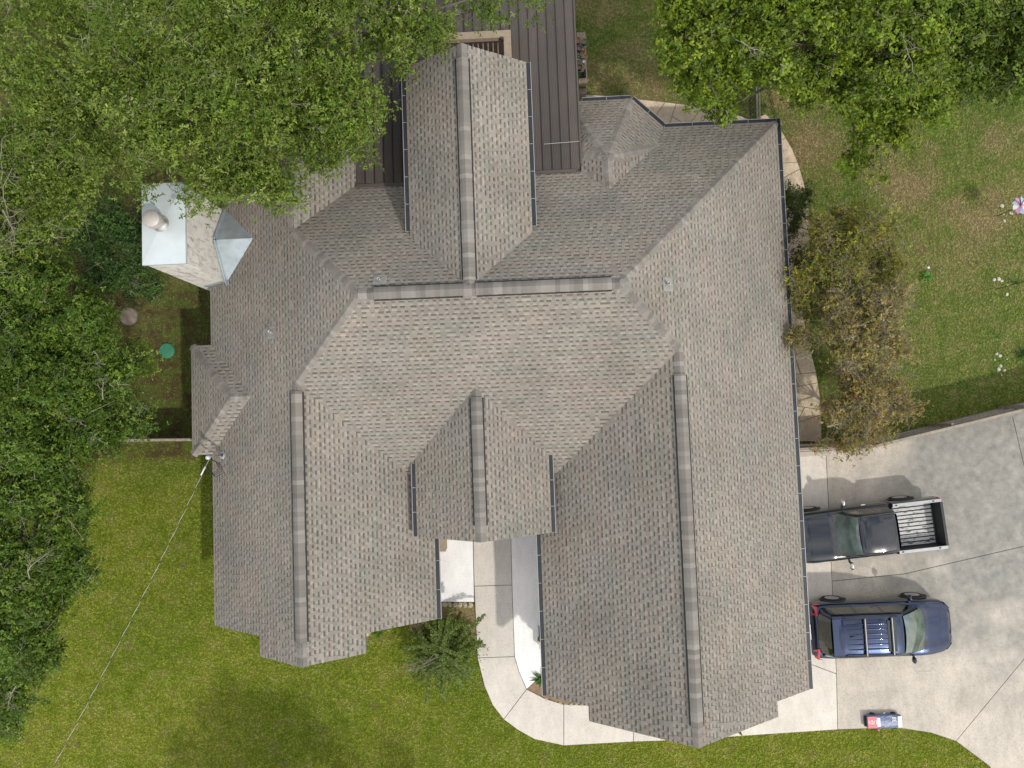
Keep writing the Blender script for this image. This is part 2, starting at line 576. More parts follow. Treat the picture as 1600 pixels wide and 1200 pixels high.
XE, ZEE = (XE0 + XE1) / 2, ZEN - PT * (XE1 - XE0) / 2
PL = {'L': (ZE - PT * XL, PT, 0), 'R': (ZE + PT * XR, -PT, 0), 'LE': (ZE + PT * XLE, -PT, 0), 'RW': (ZE - PT * XRW, PT, 0),
      'B': (ZE + PT * YB, 0, -PT), 'F': (ZM - PT * YM, 0, PT),
      'TW': (ZT - PT * XT, PT, 0), 'TE': (ZT + PT * XT, -PT, 0), 'EW': (ZEN - PT * XE, PT, 0), 'EE': (ZEN + PT * XE, -PT, 0)}
BX, BZ, BA = 2.97, 4.43, 2.655
BY = 10.81 - BA
S2 = math.sqrt(2)
PL['bN'] = (BZ + PT * BY, 0, -PT)
PL['bE'] = (BZ + PT * BX, -PT, 0)
PL['bNE'] = (BZ + PT * (BX + BY) / S2, -PT / S2, -PT / S2)
PL['bNW'] = (BZ + PT * (-BX + BY) / S2, PT / S2, -PT / S2)
PL['bW'] = (BZ - PT * BX, PT, 0)
LX, LY0, LY1 = -11.33, -0.84, 2.88
LYM, LR = (LY0 + LY1) / 2, (LY1 - LY0) / 2
LZ = ZE + PT * LR
PL['lW'] = (ZE - PT * LX, PT, 0)
PL['lN'] = (ZE + PT * LY1, 0, -PT)
PL['lS'] = (ZE - PT * LY0, 0, PT)


def zof(k, x, y):
    a, b, c = PL[k]
    return a + b * x + c * y


YNW = 9.76
T41 = math.tan(math.radians(22.5))
tq = (BY - (BY - BA + (BZ - ZE) / PT - (BZ - ZE) / PT) ) if False else None
# where the bay's east slope meets the back slope: y = x + k
KV = (YB - (BZ - ZE) / PT) - BX
xv = (BY - T41 * BX - KV) / (1 - T41)
yv = xv + KV
# north-east bay slope meets the back eave
xn = BX + BA * S2 - (YB - BY)
VW = 2.17
POLY = {
    'L': [(XL, YLG), (-8.6, YLG), (-8.6, YLG2), (XLR, YLG2), (XLR, YLS), (XAW, YM), (XLR, YLN), (XLR, YNW), (XL, YNW)],
    'LE': [(XLR, YLG2), (-5.23, YLG2), (-5.23, YLG), (XLE, YLG), (XLE, YF), (XLR, YLS)],
    'LE2': [(XLR, YLN), (XLE, YB), (XLE, YNW + 0.001), (XLR, YNW)],
    'F': [(XAW, YM), (XLR, YLS), (XLE, YF), (XRW, YF), (XRR, YRJ), (XAE, YM)],
    'B': [(XAW, YM), (XAE, YM), (XR, YB), (XLE, YB), (XLR, YLN)],
    'R': [(XR, YB), (XAE, YM), (XRR, YRJ), (XRR, YRG2), (7.63, YRG2), (7.63, YRG), (XR, YRG)],
    'RW': [(XRR, YRJ), (XRW, YF), (XRW, YRG), (1.715, YRG), (1.715, YRG2), (XRR, YRG2)],
    'TW': [(XT, YM + 0.05), (XT, YT), (XT0, YT), (XT0, YM + (ZM - ZTE) / PT)],
    'TE': [(XT, YM + 0.05), (XT1, YM + (ZM - ZTE) / PT), (XT1, YT), (XT, YT)],
    'EW': [(XE, YM - (ZM - ZEN) / PT), (XE0, YM - (ZM - ZEE) / PT), (XE0, YE), (XE, YE)],
    'EE': [(XE, YM - (ZM - ZEN) / PT), (XE, YE), (XE1, YE), (XE1, YM - (ZM - ZEE) / PT)],
    'bN': [(BX, BY), (BX + BA * T41, BY + BA), (VW, BY + BA), (VW, BY + (BX - VW) / T41)] if (BX - VW) / T41 < BA else [(BX, BY), (BX + BA * T41, BY + BA), (BX - BA * T41, BY + BA)],
    'bNE': [(BX, BY), (xv, yv), (xn, YB + 0.02), (BX + BA * T41, BY + BA)],
    'bE': [(BX, BY), (BX, BX + KV), (xv, yv)],
    'bNW': [(BX, BY), (VW, BY + (BX - VW) / T41), (VW, BY + (BX - VW) * T41)],
    'bW': [(BX, BY), (VW, BY + (BX - VW) * T41), (VW, BX + KV + (BX - VW)), (BX, BX + KV)],
    'lW': [(LX, LY0), (LX + LR, LYM), (LX, LY1)],
    'lN': [(LX, LY1), (LX + LR, LYM), (XL + (LZ - ZE) / PT, LYM), (XL, LY1)],
    'lS': [(LX, LY0), (XL, LY0), (XL + (LZ - ZE) / PT, LYM), (LX + LR, LYM)],
}
PKEY = {'LE2': 'LE'}


def p3(k, x, y, dz=0.0):
    return Vector((x, y, zof(PKEY.get(k, k), x, y) + dz))


# ================================================================== SETTING
g = MB()
g.face([(-260, -260, -0.01), (260, -260, -0.01), (260, 260, -0.01), (-260, 260, -0.01)])
ground = tag(g.build('ground', M['turf']), 'lawn ground of green, tan and bare patches around the house', kind='structure')


def px_poly(pts, z=0.05):
    return [at(u, v, z) for u, v in pts]


def inset(poly, d):
    n = len(poly)
    P = [Vector((p[0], p[1])) for p in poly]
    area = sum(P[i].x * P[(i + 1) % n].y - P[(i + 1) % n].x * P[i].y for i in range(n))
    if area < 0: P = P[::-1]
    out = []
    for i in range(n):
        a, b, c = P[i - 1], P[i], P[(i + 1) % n]
        e1, e2 = (b - a).normalized(), (c - b).normalized()
        n1, n2 = Vector((-e1.y, e1.x)), Vector((-e2.y, e2.x))
        k = 1 + n1.dot(n2)
        out.append(b + (n1 + n2) * (d / max(k, 0.35)))
    return out


BLOCK = []          # plan outlines the turf keeps clear of


def slab_set(name, label, polys, mat, z1=0.06, gap=0.011, base=True, mats=None, piece='slab', z0=-0.06):
    b = MB()
    P3 = [px_poly(p, z1) if not isinstance(p[0], Vector) else p for p in polys]
    for P in P3:
        BLOCK.append([(p[0], p[1]) for p in P])
        b.prism(inset(P, -0.004), z0, z1 - 0.03)
    root = tag(b.build(name, M['joint']), label, kind='structure')
    for i, P in enumerate(P3):
        q = MB()
        q.prism(inset(P, gap), z0 + 0.01, z1)
        me = q.mesh(piece)
        o = link(piece, me, (mats[i] if mats else mat), root)
        bv = o.modifiers.new('edge', 'BEVEL'); bv.width = 0.006; bv.segments = 1
    return root


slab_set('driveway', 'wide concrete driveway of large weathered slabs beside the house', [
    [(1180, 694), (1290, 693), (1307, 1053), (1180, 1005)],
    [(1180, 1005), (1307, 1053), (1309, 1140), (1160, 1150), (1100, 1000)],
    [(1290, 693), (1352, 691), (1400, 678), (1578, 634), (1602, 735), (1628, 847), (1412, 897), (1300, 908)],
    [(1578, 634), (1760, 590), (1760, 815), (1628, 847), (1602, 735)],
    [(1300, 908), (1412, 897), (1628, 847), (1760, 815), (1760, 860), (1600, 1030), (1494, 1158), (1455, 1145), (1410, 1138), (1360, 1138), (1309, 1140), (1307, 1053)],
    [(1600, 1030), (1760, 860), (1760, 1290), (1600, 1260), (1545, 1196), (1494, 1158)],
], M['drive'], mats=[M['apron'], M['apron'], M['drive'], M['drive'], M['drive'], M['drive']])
slab_set('walkway', 'curving pale concrete front walkway with tooled joints', [
    [(738, 780), (797, 780), (800, 914), (741, 916)],
    [(741, 916), (800, 914), (804, 1026), (746, 1028)],
    [(746, 1028), (804, 1026), (811, 1050), (823, 1077), (787, 1124), (770, 1102), (757, 1072)],
    [(823, 1077), (852, 1092), (881, 1101), (881, 1165), (835, 1155), (810, 1141), (787, 1124)],
    [(881, 1101), (990, 1104), (990, 1159), (881, 1165)],
    [(990, 1104), (1100, 1104), (1160, 1150), (1075, 1156), (990, 1159)],
], M['walk'])
slab_set('porch_floor', 'white painted porch floor either side of the walkway', [
    [(640, 790), (738, 790), (741, 941), (640, 940)],
    [(797, 780), (860, 780), (860, 1040), (849, 1052), (823, 1077), (811, 1050), (804, 1026), (800, 914)],
], M['porch'], z1=0.075)
sb = MB()
bedp = px_poly([(823, 1077), (846, 1054), (870, 1040), (960, 1060), (960, 1103), (881, 1101), (852, 1092)], 0.02)
BLOCK.append([(p[0], p[1]) for p in bedp])
sb.prism(bedp, -0.05, 0.02)
tag(sb.build('flower_bed', M['soil']), 'bare brown soil bed at the front corner of the garage wing', kind='structure')
sb = MB()
lb = px_poly([(640, 945), (741, 945), (745, 1000), (700, 1010), (640, 985)], 0.012)
sb.prism(lb, -0.05, 0.012)
tag(sb.build('shrub_bed', M['soil']), 'shaded soil under the front shrub beside the porch', kind='structure')


def flag_path(name, label, outer, inner, rows):
    """stamped stone-pattern path: irregular stones between an outer and an inner line"""
    def samp(line, t):
        P = [at(u, v, 0.05) for u, v in line]
        L = [0]
        for a, b in zip(P[:-1], P[1:]): L.append(L[-1] + (b - a).length)
        d = t * L[-1]
        for i in range(len(P) - 1):
            if d <= L[i + 1] + 1e-6:
                return P[i].lerp(P[i + 1], (d - L[i]) / max(1e-6, L[i + 1] - L[i]))
        return P[-1]
    whole = [samp(outer, i / 24) for i in range(25)] + [samp(inner, 1 - i / 24) for i in range(25)]
    BLOCK.append([(p[0], p[1]) for p in whole])
    b = MB(); b.prism(whole, -0.05, 0.03)
    root = tag(b.build(name, M['joint']), label, kind='structure')
    r = random.Random(5)
    cut = [0.0]
    for i in range(1, rows): cut.append((i + r.uniform(-0.22, 0.22)) / rows)
    cut.append(1.0)
    skew = [0.0] + [r.uniform(-0.5, 0.5) / rows for _ in range(rows - 1)] + [0.0]
    for i in range(rows):
        def P(t, s):      # t along, s 0 outer..1 inner
            return samp(outer, min(1, max(0, t))).lerp(samp(inner, min(1, max(0, t))), s)
        m0, m1 = r.uniform(0.3, 0.65), r.uniform(0.3, 0.65)
        a0, a1 = cut[i] - skew[i], cut[i] + skew[i]
        b0, b1 = cut[i + 1] - skew[i + 1], cut[i + 1] + skew[i + 1]
        am = a0 + (a1 - a0) * m0; bm_ = b0 + (b1 - b0) * m1
        for quad in ([P(a0, 0), P((a0 + b0) / 2, 0.0), P(b0, 0), P(bm_, m1), P(am, m0)], [P(am, m0), P(bm_, m1), P(b1, 1), P(a1, 1)]):
            q = MB(); q.prism(inset(quad, 0.012), -0.04, 0.05 + r.uniform(-0.004, 0.006))
            o = q.build('paving_stone', M['flag'], root)
            bv = o.modifiers.new('edge', 'BEVEL'); bv.width = 0.01; bv.segments = 1
    return root


flag_path('side_path', 'tan stamped stone path curving along the long east eave',
          [(1196, 178), (1220, 202), (1240, 236), (1252, 270), (1260, 302), (1265, 335), (1266, 372), (1263, 412), (1257, 455), (1255, 495), (1262, 530), (1275, 580), (1283, 630), (1284, 690)],
          [(1170, 190), (1175, 215), (1178, 245), (1180, 275), (1182, 305), (1184, 335), (1186, 372), (1188, 412), (1190, 455), (1192, 495), (1194, 530), (1197, 580), (1200, 630), (1204, 690)], 20)
flag_path('back_path', 'tan stamped stone path along the back eave and bay',
          [(895, 146), (960, 151), (1035, 159), (1100, 167), (1148, 177), (1176, 189)],
          [(895, 215), (960, 215), (1035, 217), (1080, 215), (1120, 213), (1150, 210)], 9)
pf = MB()
pfp = [(-5.6, 9.3), (2.2, 9.3), (2.3, 10.9), (2.3, 17.5), (-5.6, 17.5)]
BLOCK.append(pfp)
pf.prism(pfp, -0.05, 0.06)
tag(pf.build('patio_floor', M['brown']), 'dark brown patio floor under the metal cover', kind='structure')

# ================================================================== HOUSE
house = empty('house', (0, 0, 0), 0, 'large single-storey house with grey-brown hip and gable shingle roof', 'house')
wl_ = MB()
WI = 0.5


def wall_box(b, x0, x1, y0, y1, z1=ZE - 0.02):
    b.box(x0, x1, y0, y1, 0, z1)


for nm, (x0, x1, y0, y1) in {'left': (XL + WI, XLE - WI, YLG + WI, YNW - WI), 'mid': (XLE - WI - 0.2, XRW + WI + 0.2, YF + 0.45, YB - WI), 'right': (XRW + WI, XR - WI, YRG + WI, YB - WI)}.items():
    b = MB(); wall_box(b, x0, x1, y0, y1)
    b.build('wall', M['stucco'], house)
b = MB(); b.box(LX + 0.35, XL + WI + 0.1, LY0 + 0.35, LY1 - 0.35, 0, ZE - 0.03); b.build('bay_wall', M['stucco'], house)
b = MB(); b.prism([(BX + BA * T41 - .15, BY + BA - .4), (BX - BA * T41, BY + BA - .4), (BX - BA * T41, 9.2), (xn - .3, 9.2)], 0, ZE - 0.03); b.build('bay_wall', M['stucco'], house)
# gable ends
for (x0, x1, xr, zr, y) in ((XL + WI, XLE - WI, XLR, ZLR, YLG + WI + 0.02), (XRW + WI, XR - WI, XRR, ZRR, YRG + WI + 0.02)):
    h = ZE - 0.05
    b = MB()
    k = [(x0, y, h), (x1, y, h), (xr, y, zr - PT * WI - 0.25)]
    k2 = [(p[0], p[1] + 0.2, p[2]) for p in k]
    b.face(k); b.face(k2[::-1]); b.face([k[0], k[2], k2[2], k2[0]]); b.face([k[2], k[1], k2[1], k2[2]])
    b.build('gable_wall', M['stucco'], house)
# pop-out gable panels under the deeper rakes
b = MB()
b.prism([(-8.4, -7.0), (-5.4, -7.0), (-5.4, -6.05), (-8.4, -6.05)], 0, 2.9)
b.build('front_wall', M['stucco'], house)
b = MB()
b.prism([(1.9, -9.45), (7.4, -9.45), (7.4, -8.65), (1.9, -8.65)], 0, 2.9)
b.build('front_wall', M['stucco'], house)


def wall_window(x, y, w, nx, ny, z0=0.9, h=1.2, name='window'):
    """frame and pane on a wall face with outward normal (nx, ny)"""
    b = MB()
    tx, ty = -ny, nx
    def pt(s, d): return (x + tx * s + nx * d, y + ty * s + ny * d)
    for (s0, s1, a0, a1) in ((-w / 2 - .08, w / 2 + .08, z0 - .08, z0), (-w / 2 - .08, w / 2 + .08, z0 + h, z0 + h + .08), (-w / 2 - .08, -w / 2, z0, z0 + h), (w / 2, w / 2 + .08, z0, z0 + h), (-.02, .02, z0, z0 + h)):
        b.prism([pt(s0, -0.02), pt(s1, -0.02), pt(s1, 0.04), pt(s0, 0.04)] if (nx + ny) < 0 or True else [], a0, a1)
    f = b.build(name, M['trim'], house)
    q = MB(); q.prism([pt(-w / 2, -0.01), pt(w / 2, -0.01), pt(w / 2, 0.015), pt(-w / 2, 0.015)], z0, z0 + h)
    q.build('pane', M['glass'], f)


for yy in (-4.0, 5.8): wall_window(XL + WI, yy, 1.3, -1, 0)
wall_window(-6.9, -7.0, 1.8, 0, -1); wall_window(4.65, -9.45, 1.8, 0, -1)
wall_window(LX + 0.35, LYM, 1.8, -1, 0)
wall_window(6.3, YB - WI, 1.6, 0, 1)
for yy in (2.5, 6.0): wall_window(XR - WI, yy, 1.4, 1, 0)
gd = MB(); gd.box(XR - WI - 0.02, XR - WI + 0.05, -7.6, -2.6, 0.02, 2.2)
gdo = gd.build('garage_door', M['trim'], house)
for i in range(4):
    q = MB(); q.box(XR - WI + 0.05, XR - WI + 0.075, -7.5, -2.7, 0.08 + i * 0.53, 0.56 + i * 0.53); q.build('door_panel', M['trim'], gdo)
fd = MB(); fd.box(-1.9, -0.9, YF + 0.40, YF + 0.46, 0.08, 2.15); fdo = fd.build('front_door', M['slat'], house)
q = MB(); q.box(-1.02, -0.97, YF + 0.35, YF + 0.40, 1.0, 1.12); q.build('handle', M['steel'], fdo)
for x in (XE0 + 0.35, XE1 - 0.35):
    q = MB(); q.box(x - .12, x + .12, YE + 0.35, YE + 0.59, 0.07, ZEE - 0.1); q.build('column', M['trim'], house)

# roof boards under the shingles: one slab per slope
rb = MB()
for k, poly in POLY.items():
    top = [p3(k, x, y, -0.004) for x, y in poly]
    n = len(top)
    area = sum(top[i].x * top[(i + 1) % n].y - top[(i + 1) % n].x * top[i].y for i in range(n))
    if area < 0: top = top[::-1]
    rb.face(top)
    bot = [p - Vector((0, 0, 0.17)) for p in top]
    for i in range(n):
        j = (i + 1) % n
        rb.face([bot[i], bot[j], top[j], top[i]])
    rb.face(bot[::-1])
roof = rb.build('roof', M['deck'], house)
tag(roof, 'grey-brown laminated shingle roof')

# ---- shingles
EXP = 0.1486
PAL = [(0.236, 0.216, 0.194), (0.232, 0.213, 0.192), (0.247, 0.228, 0.205), (0.220, 0.213, 0.189), (0.233, 0.207, 0.185), (0.226, 0.211, 0.192)]
field = MB()
tabs = []           # raised tabs: (distance, faces, colour)
srnd = random.Random(3)


def tint_at(p, seed):
    """own colour of a shingle: blends of the granule mix, running in packs"""
    a = mnoise.noise(Vector((p.x * 0.5, p.y * 0.5, p.z * 0.5 + 3.1)))
    b = mnoise.noise(Vector((p.x * 0.9 + 7, p.y * 0.9, p.z * 0.9)))
    base = PAL[seed % len(PAL)]
    g = 1.0 + 0.10 * a
    c = mnoise.noise(Vector((p.x * 0.62 - 11, p.y * 0.62 + 5, p.z * 0.62)))
    return (base[0] * g * (1.005 + 0.03 * b - 0.02 * max(0, c)), base[1] * g, base[2] * g * (0.985 - 0.03 * b - 0.03 * max(0, c)))


def mul(c, k):
    return (c[0] * k, c[1] * k, c[2] * k)


for key, poly in POLY.items():
    P = [p3(key, x, y) for x, y in poly]
    a, bb, cc = PL[PKEY.get(key, key)]
    nrm = Vector((-bb, -cc, 1)).normalized()
    up = (Vector((0, 0, 1)) - nrm * nrm.z).normalized()
    ud = up.cross(nrm).normalized()
    o0 = min(P, key=lambda p: p.z)
    st = [((p - o0).dot(ud), (p - o0).dot(up)) for p in P]
    n = len(st)
    tmax = max(t for s, t in st)
    nrow = int(math.ceil(tmax / EXP))
    for r in range(nrow):
        t0, t1 = r * EXP, min((r + 1) * EXP, tmax)
        if t1 - t0 < 0.03: continue
        tm = (t0 + t1) / 2
        xs = []
        for i in range(n):
            (s0, u0), (s1, u1) = st[i], st[(i + 1) % n]
            if (u0 <= tm) != (u1 <= tm):
                def se(t, s0=s0, u0=u0, s1=s1, u1=u1): return s0 + (s1 - s0) * (t - u0) / (u1 - u0)
                sm_, e0, e1 = se(tm), se(t0), se(t1)
                e0 = sm_ + max(-0.35, min(0.35, e0 - sm_)); e1 = sm_ + max(-0.35, min(0.35, e1 - sm_))
                xs.append((sm_, e0, e1))
        xs.sort()
        for (A, B) in zip(xs[::2], xs[1::2]):
            lo, hi = max(A[1], A[2]), min(B[1], B[2])
            cuts = [(A[1], A[2])]
            kinds = []
            s = A[0] + srnd.uniform(-0.1, 0.06)
            high = srnd.random() < 0.5
            while True:
                w = srnd.choice((0.095, 0.11, 0.13, 0.16)) if not high else srnd.choice((0.075, 0.09, 0.11, 0.13, 0.17))
                w *= srnd.uniform(0.9, 1.1)
                if srnd.random() < 0.05: w *= 1.7
                s2 = s + w
                if s2 > lo + 0.02:
                    kinds.append(high)
                    if s2 >= hi - 0.03:
                        cuts.append((B[1], B[2])); break
                    cuts.append((s2, s2))
                s = s2
                high = not high
            pack = None; pend = -1e9
            for (c0, c1), hg in zip(zip(cuts[:-1], cuts[1:]), kinds):
                mid = o0 + ud * ((c0[0] + c1[0]) / 2) + up * tm
                if c0[0] > pend:
                    pend = c0[0] + srnd.uniform(0.5, 1.1); pack = srnd.randrange(6)
                col = mul(tint_at(mid, pack), srnd.uniform(0.93, 1.07))
                def pt(s, t, h): return o0 + ud * s + up * t + nrm * h
                h0, h1 = 0.011, 0.003
                if hg:
                    e = 0.008
                    c = mul(col, srnd.uniform(0.9, 1.04))
                    q = [pt(c0[0], t0, h0 + e), pt(c1[0], t0, h0 + e), pt(c1[1], t1, h1 + e), pt(c0[1], t1, h1 + e)]
                    qb = [pt(c0[0], t0, 0), pt(c1[0], t0, 0), pt(c1[1], t1, 0), pt(c0[1], t1, 0)]
                    fs = [q] + [[qb[i], qb[(i + 1) % 4], q[(i + 1) % 4], q[i]] for i in (0, 1, 3)]
                    tabs.append(((mid - CAM).length, fs, c))
                else:
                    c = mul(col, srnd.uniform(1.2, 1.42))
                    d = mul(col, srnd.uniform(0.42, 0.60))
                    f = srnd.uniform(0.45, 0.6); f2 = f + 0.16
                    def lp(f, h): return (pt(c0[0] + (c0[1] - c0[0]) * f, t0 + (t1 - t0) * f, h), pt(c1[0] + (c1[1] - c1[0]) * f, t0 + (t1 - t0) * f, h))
                    r0, r1, r2, r3 = lp(0, h0), lp(f, (h0 + h1) / 2), lp(f2, h1 + 0.003), lp(1, h1)
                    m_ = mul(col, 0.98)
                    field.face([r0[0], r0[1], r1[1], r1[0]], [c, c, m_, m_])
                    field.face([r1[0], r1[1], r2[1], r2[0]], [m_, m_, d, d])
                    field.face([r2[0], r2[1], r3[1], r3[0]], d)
                    field.face([pt(c0[0], t0, 0), pt(c1[0], t0, 0), r0[1], r0[0]], mul(c, 0.9))
tabs.sort(key=lambda t: t[0])
for i, (d_, fs, c) in enumerate(tabs):
    if i < 300:
        q = MB()
        for f in fs: q.face(f, c)
        q.build('shingle', M['shingle'], roof)
    else:
        for f in fs: field.face(f, c)
tag(field.build('shingle_field', M['shingle'], roof), kind='stuff')

# ---- hip and ridge caps, ridge vents
caps = []
GREY = [(0.21, 0.196, 0.178), (0.245, 0.23, 0.212), (0.285, 0.27, 0.248), (0.185, 0.174, 0.160), (0.225, 0.206, 0.184), (0.31, 0.296, 0.274), (0.215, 0.206, 0.192)]


def side_dir(r, key, away):
    a, b_, c_ = PL[PKEY.get(key, key)]
    nn = Vector((-b_, -c_, 1)).normalized()
    d = r.cross(nn).normalized()
    if d.dot(away) < 0: d = -d
    return d, nn


def cap_run(p0, p1, ka, kb, width=0.155, lift=0.0, step=0.135):
    """caps from the low end p0 to the high end p1 over slopes ka and kb"""
    p0, p1 = Vector(p0), Vector(p1)
    r = (p1 - p0).normalized()
    lat = Vector((r.y, -r.x, 0)).normalized()
    cA = Vector((PL[PKEY.get(ka, ka)][1], PL[PKEY.get(ka, ka)][2], 0))
    da, na = side_dir(r, ka, -cA)
    db, nb = side_dir(r, kb, -Vector((PL[PKEY.get(kb, kb)][1], PL[PKEY.get(kb, kb)][2], 0)))
    nm = (na + nb).normalized()
    L = (p1 - p0).length
    k = 0; s = 0.0
    while s < L - 0.02:
        st_ = step * srnd.uniform(0.92, 1.08)
        e = min(s + st_ + 0.05, L + 0.03)
        c0_ = srnd.choice(GREY); c = tuple(.75 * a_ + .25 * b_ for a_, b_ in zip(c0_, (0.232, 0.216, 0.197))); c = mul(c, srnd.uniform(0.80, 0.94))
        A, B_ = p0 + r * s, p0 + r * e
        w = width * srnd.uniform(0.97, 1.03)
        ha, hb = 0.022 + lift, 0.010 + lift
        def ring(Pp, h): return [Pp + da * w + na * (h - 0.008), Pp + da * w * 0.4 + na * h, Pp + nm * (h + 0.004), Pp + db * w * 0.4 + nb * h, Pp + db * w + nb * (h - 0.008)]
        R0, R1 = ring(A, ha), ring(B_, hb)
        fs = [[R0[i], R0[i + 1], R1[i + 1], R1[i]] for i in range(4)]
        low = [q - nm * 0.02 for q in R0]
        fs += [[low[i], low[i + 1], R0[i + 1], R0[i]] for i in range(4)]
        fs += [[R0[0], R1[0], R1[0] - na * 0.02, R0[0] - na * 0.02], [R1[4], R0[4], R0[4] - nb * 0.02, R1[4] - nb * 0.02]]
        caps.append((((A + B_) / 2 - CAM).length, fs, c))
        s += st_


def ridge_vent(p0, p1, ka, kb, w=0.222):
    p0, p1 = Vector(p0), Vector(p1)
    r = (p1 - p0).normalized()
    da, na = side_dir(r, ka, -Vector((PL[ka][1], PL[ka][2], 0)))
    db, nb = side_dir(r, kb, -Vector((PL[kb][1], PL[kb][2], 0)))
    nm = (na + nb).normalized()
    v = MB()
    def ring(Pp): return [Pp + da * (w + .012) + na * 0.012, Pp + da * w + na * 0.062, Pp + nm * 0.07, Pp + db * w + nb * 0.062, Pp + db * (w + .012) + nb * 0.012]
    A, B_ = ring(p0), ring(p1)
    for i in range(4): v.face([A[i], A[i + 1], B_[i + 1], B_[i]])
    v.face(A); v.face(B_[::-1])
    v.build('ridge_vent', M['vent'], house)
    cap_run(p0, p1, ka, kb, 0.166, 0.062)


def V3(x, y, z): return Vector((x, y, z))


# ridges with vents
def vented(p0, p1, ka, kb, e0, e1):
    d = (p1 - p0).normalized()
    a, b_ = p0 + d * e0, p1 - d * e1
    if e0 > 0: cap_run(p0, a, ka, kb, 0.17, 0.012)
    ridge_vent(a, b_, ka, kb)
    if e1 > 0: cap_run(b_, p1, ka, kb, 0.17, 0.012)


vented(V3(XLR, YLG2, ZLR), V3(XLR, YLS, ZLR), 'L', 'LE', 0.72, 0.28)
vented(V3(XRR, YRG2, ZRR), V3(XRR, YRJ, ZRR), 'RW', 'R', 0.6, 0.75)
vented(V3(XE, YE, ZEN), V3(XE, YM - (ZM - ZEN) / PT, ZEN), 'EW', 'EE', 0.5, 0.32)
vented(V3(XT, YT, ZT), V3(XT, YM + 0.2, ZT), 'TW', 'TE', 0.42, 0.1)
vented(V3(XAW, YM, ZM), V3(XT - 0.2, YM, ZM), 'B', 'F', 0.45, 0.0)
vented(V3(XAE, YM, ZM), V3(XT + 0.2, YM, ZM), 'B', 'F', 0.22, 0.0)
cap_run(V3(XT - 0.2, YM, ZM), V3(XT + 0.2, YM, ZM), 'B', 'F', 0.2, 0.03)
cap_run(V3(XLR, YNW, ZLR), V3(XLR, YLN, ZLR), 'L', 'LE', 0.17)
# hips
cap_run(V3(XLR, YLS, ZLR), V3(XAW, YM, ZM), 'L', 'F')
cap_run(V3(XLR, YLN, ZLR), V3(XAW, YM, ZM), 'L', 'B')
cap_run(V3(XRR, YRJ, ZRR), V3(XAE, YM, ZM), 'R', 'F')
cap_run(V3(XR, YB, ZE), V3(XAE, YM, ZM), 'R', 'B')
for y in (LY0, LY1): cap_run(V3(LX, y, ZE), V3(LX + LR, LYM, LZ), 'lW', 'lS' if y < 0 else 'lN', 0.15)
cap_run(V3(LX + LR, LYM, LZ), V3(XL + (LZ - ZE) / PT, LYM, LZ), 'lN', 'lS', 0.15)
cap_run(V3(BX + BA * T41, BY + BA, ZE), V3(BX, BY, BZ), 'bN', 'bNE', 0.16)
cap_run(p3('bE', xv, yv), V3(BX, BY, BZ), 'bE', 'bNE', 0.15)
cap_run(p3('bW', VW, BY + (BX - VW) * T41), V3(BX, BY, BZ), 'bW', 'bNW', 0.15)
cap_run(p3('bNW', VW, min(BY + (BX - VW) / T41, BY + BA)), V3(BX, BY, BZ), 'bN', 'bNW', 0.15)
cap_run(V3(BX, BX + KV, BZ), V3(BX, BY, BZ), 'bE', 'bW', 0.16)
caps.sort(key=lambda t: t[0])
rest = MB()
for i, (d_, fs, c) in enumerate(caps):
    q = MB() if i < 300 else rest
    for f in fs: q.face(f, c)
    if i < 300: q.build('cap_shingle', M['shingle'], roof)
tag(rest.build('cap_shingle_run', M['shingle'], roof), kind='stuff')


# ---- gutters with dark guard panels
def gutter(a, b, out):
    a, b, out = Vector(a), Vector(b), Vector(out).normalized()
    d = (b - a).normalized()
    m = MB()
    w = 0.135
    pr = [(-0.01, -0.03), (-0.01, -0.14), (w * 0.8, -0.14), (w, -0.07), (w, 0.004), (w - 0.018, 0.004), (w - 0.018, -0.012), (0.0, -0.012)]
    for i in range(len(pr)):
        (o0_, z0), (o1_, z1) = pr[i], pr[(i + 1) % len(pr)]
        m.face([a + out * o0_ + V3(0, 0, z0), b + out * o0_ + V3(0, 0, z0), b + out * o1_ + V3(0, 0, z1), a + out * o1_ + V3(0, 0, z1)])
    for e in (a, b): m.face([e + out * o_ + V3(0, 0, z) for o_, z in pr])
    gm = m.build('gutter', M['gutter'], house)
    L = (b - a).length
    n = max(1, round(L / 0.92))
    for i in range(n):
        s0, s1 = L * i / n + 0.012, L * (i + 1) / n - 0.012
        q = MB()
        mm = [a + d * s0, a + d * s1]
        P = [mm[0] + out * 0.0, mm[1] + out * 0.0, mm[1] + out * (w - 0.02), mm[0] + out * (w - 0.02)]
        q.face([p + V3(0, 0, 0.002 if k < 2 else -0.004) for k, p in enumerate(P)])
        q.face([P[0] + V3(0, 0, -0.02), P[0] + V3(0, 0, 0.002), P[3] + V3(0, 0, -0.004), P[3] + V3(0, 0, -0.02)])
        q.face([P[1] + V3(0, 0, -0.02), P[2] + V3(0, 0, -0.02), P[2] + V3(0, 0, -0.004), P[1] + V3(0, 0, 0.002)])
        q.build('guard_panel', M['guard'], gm)


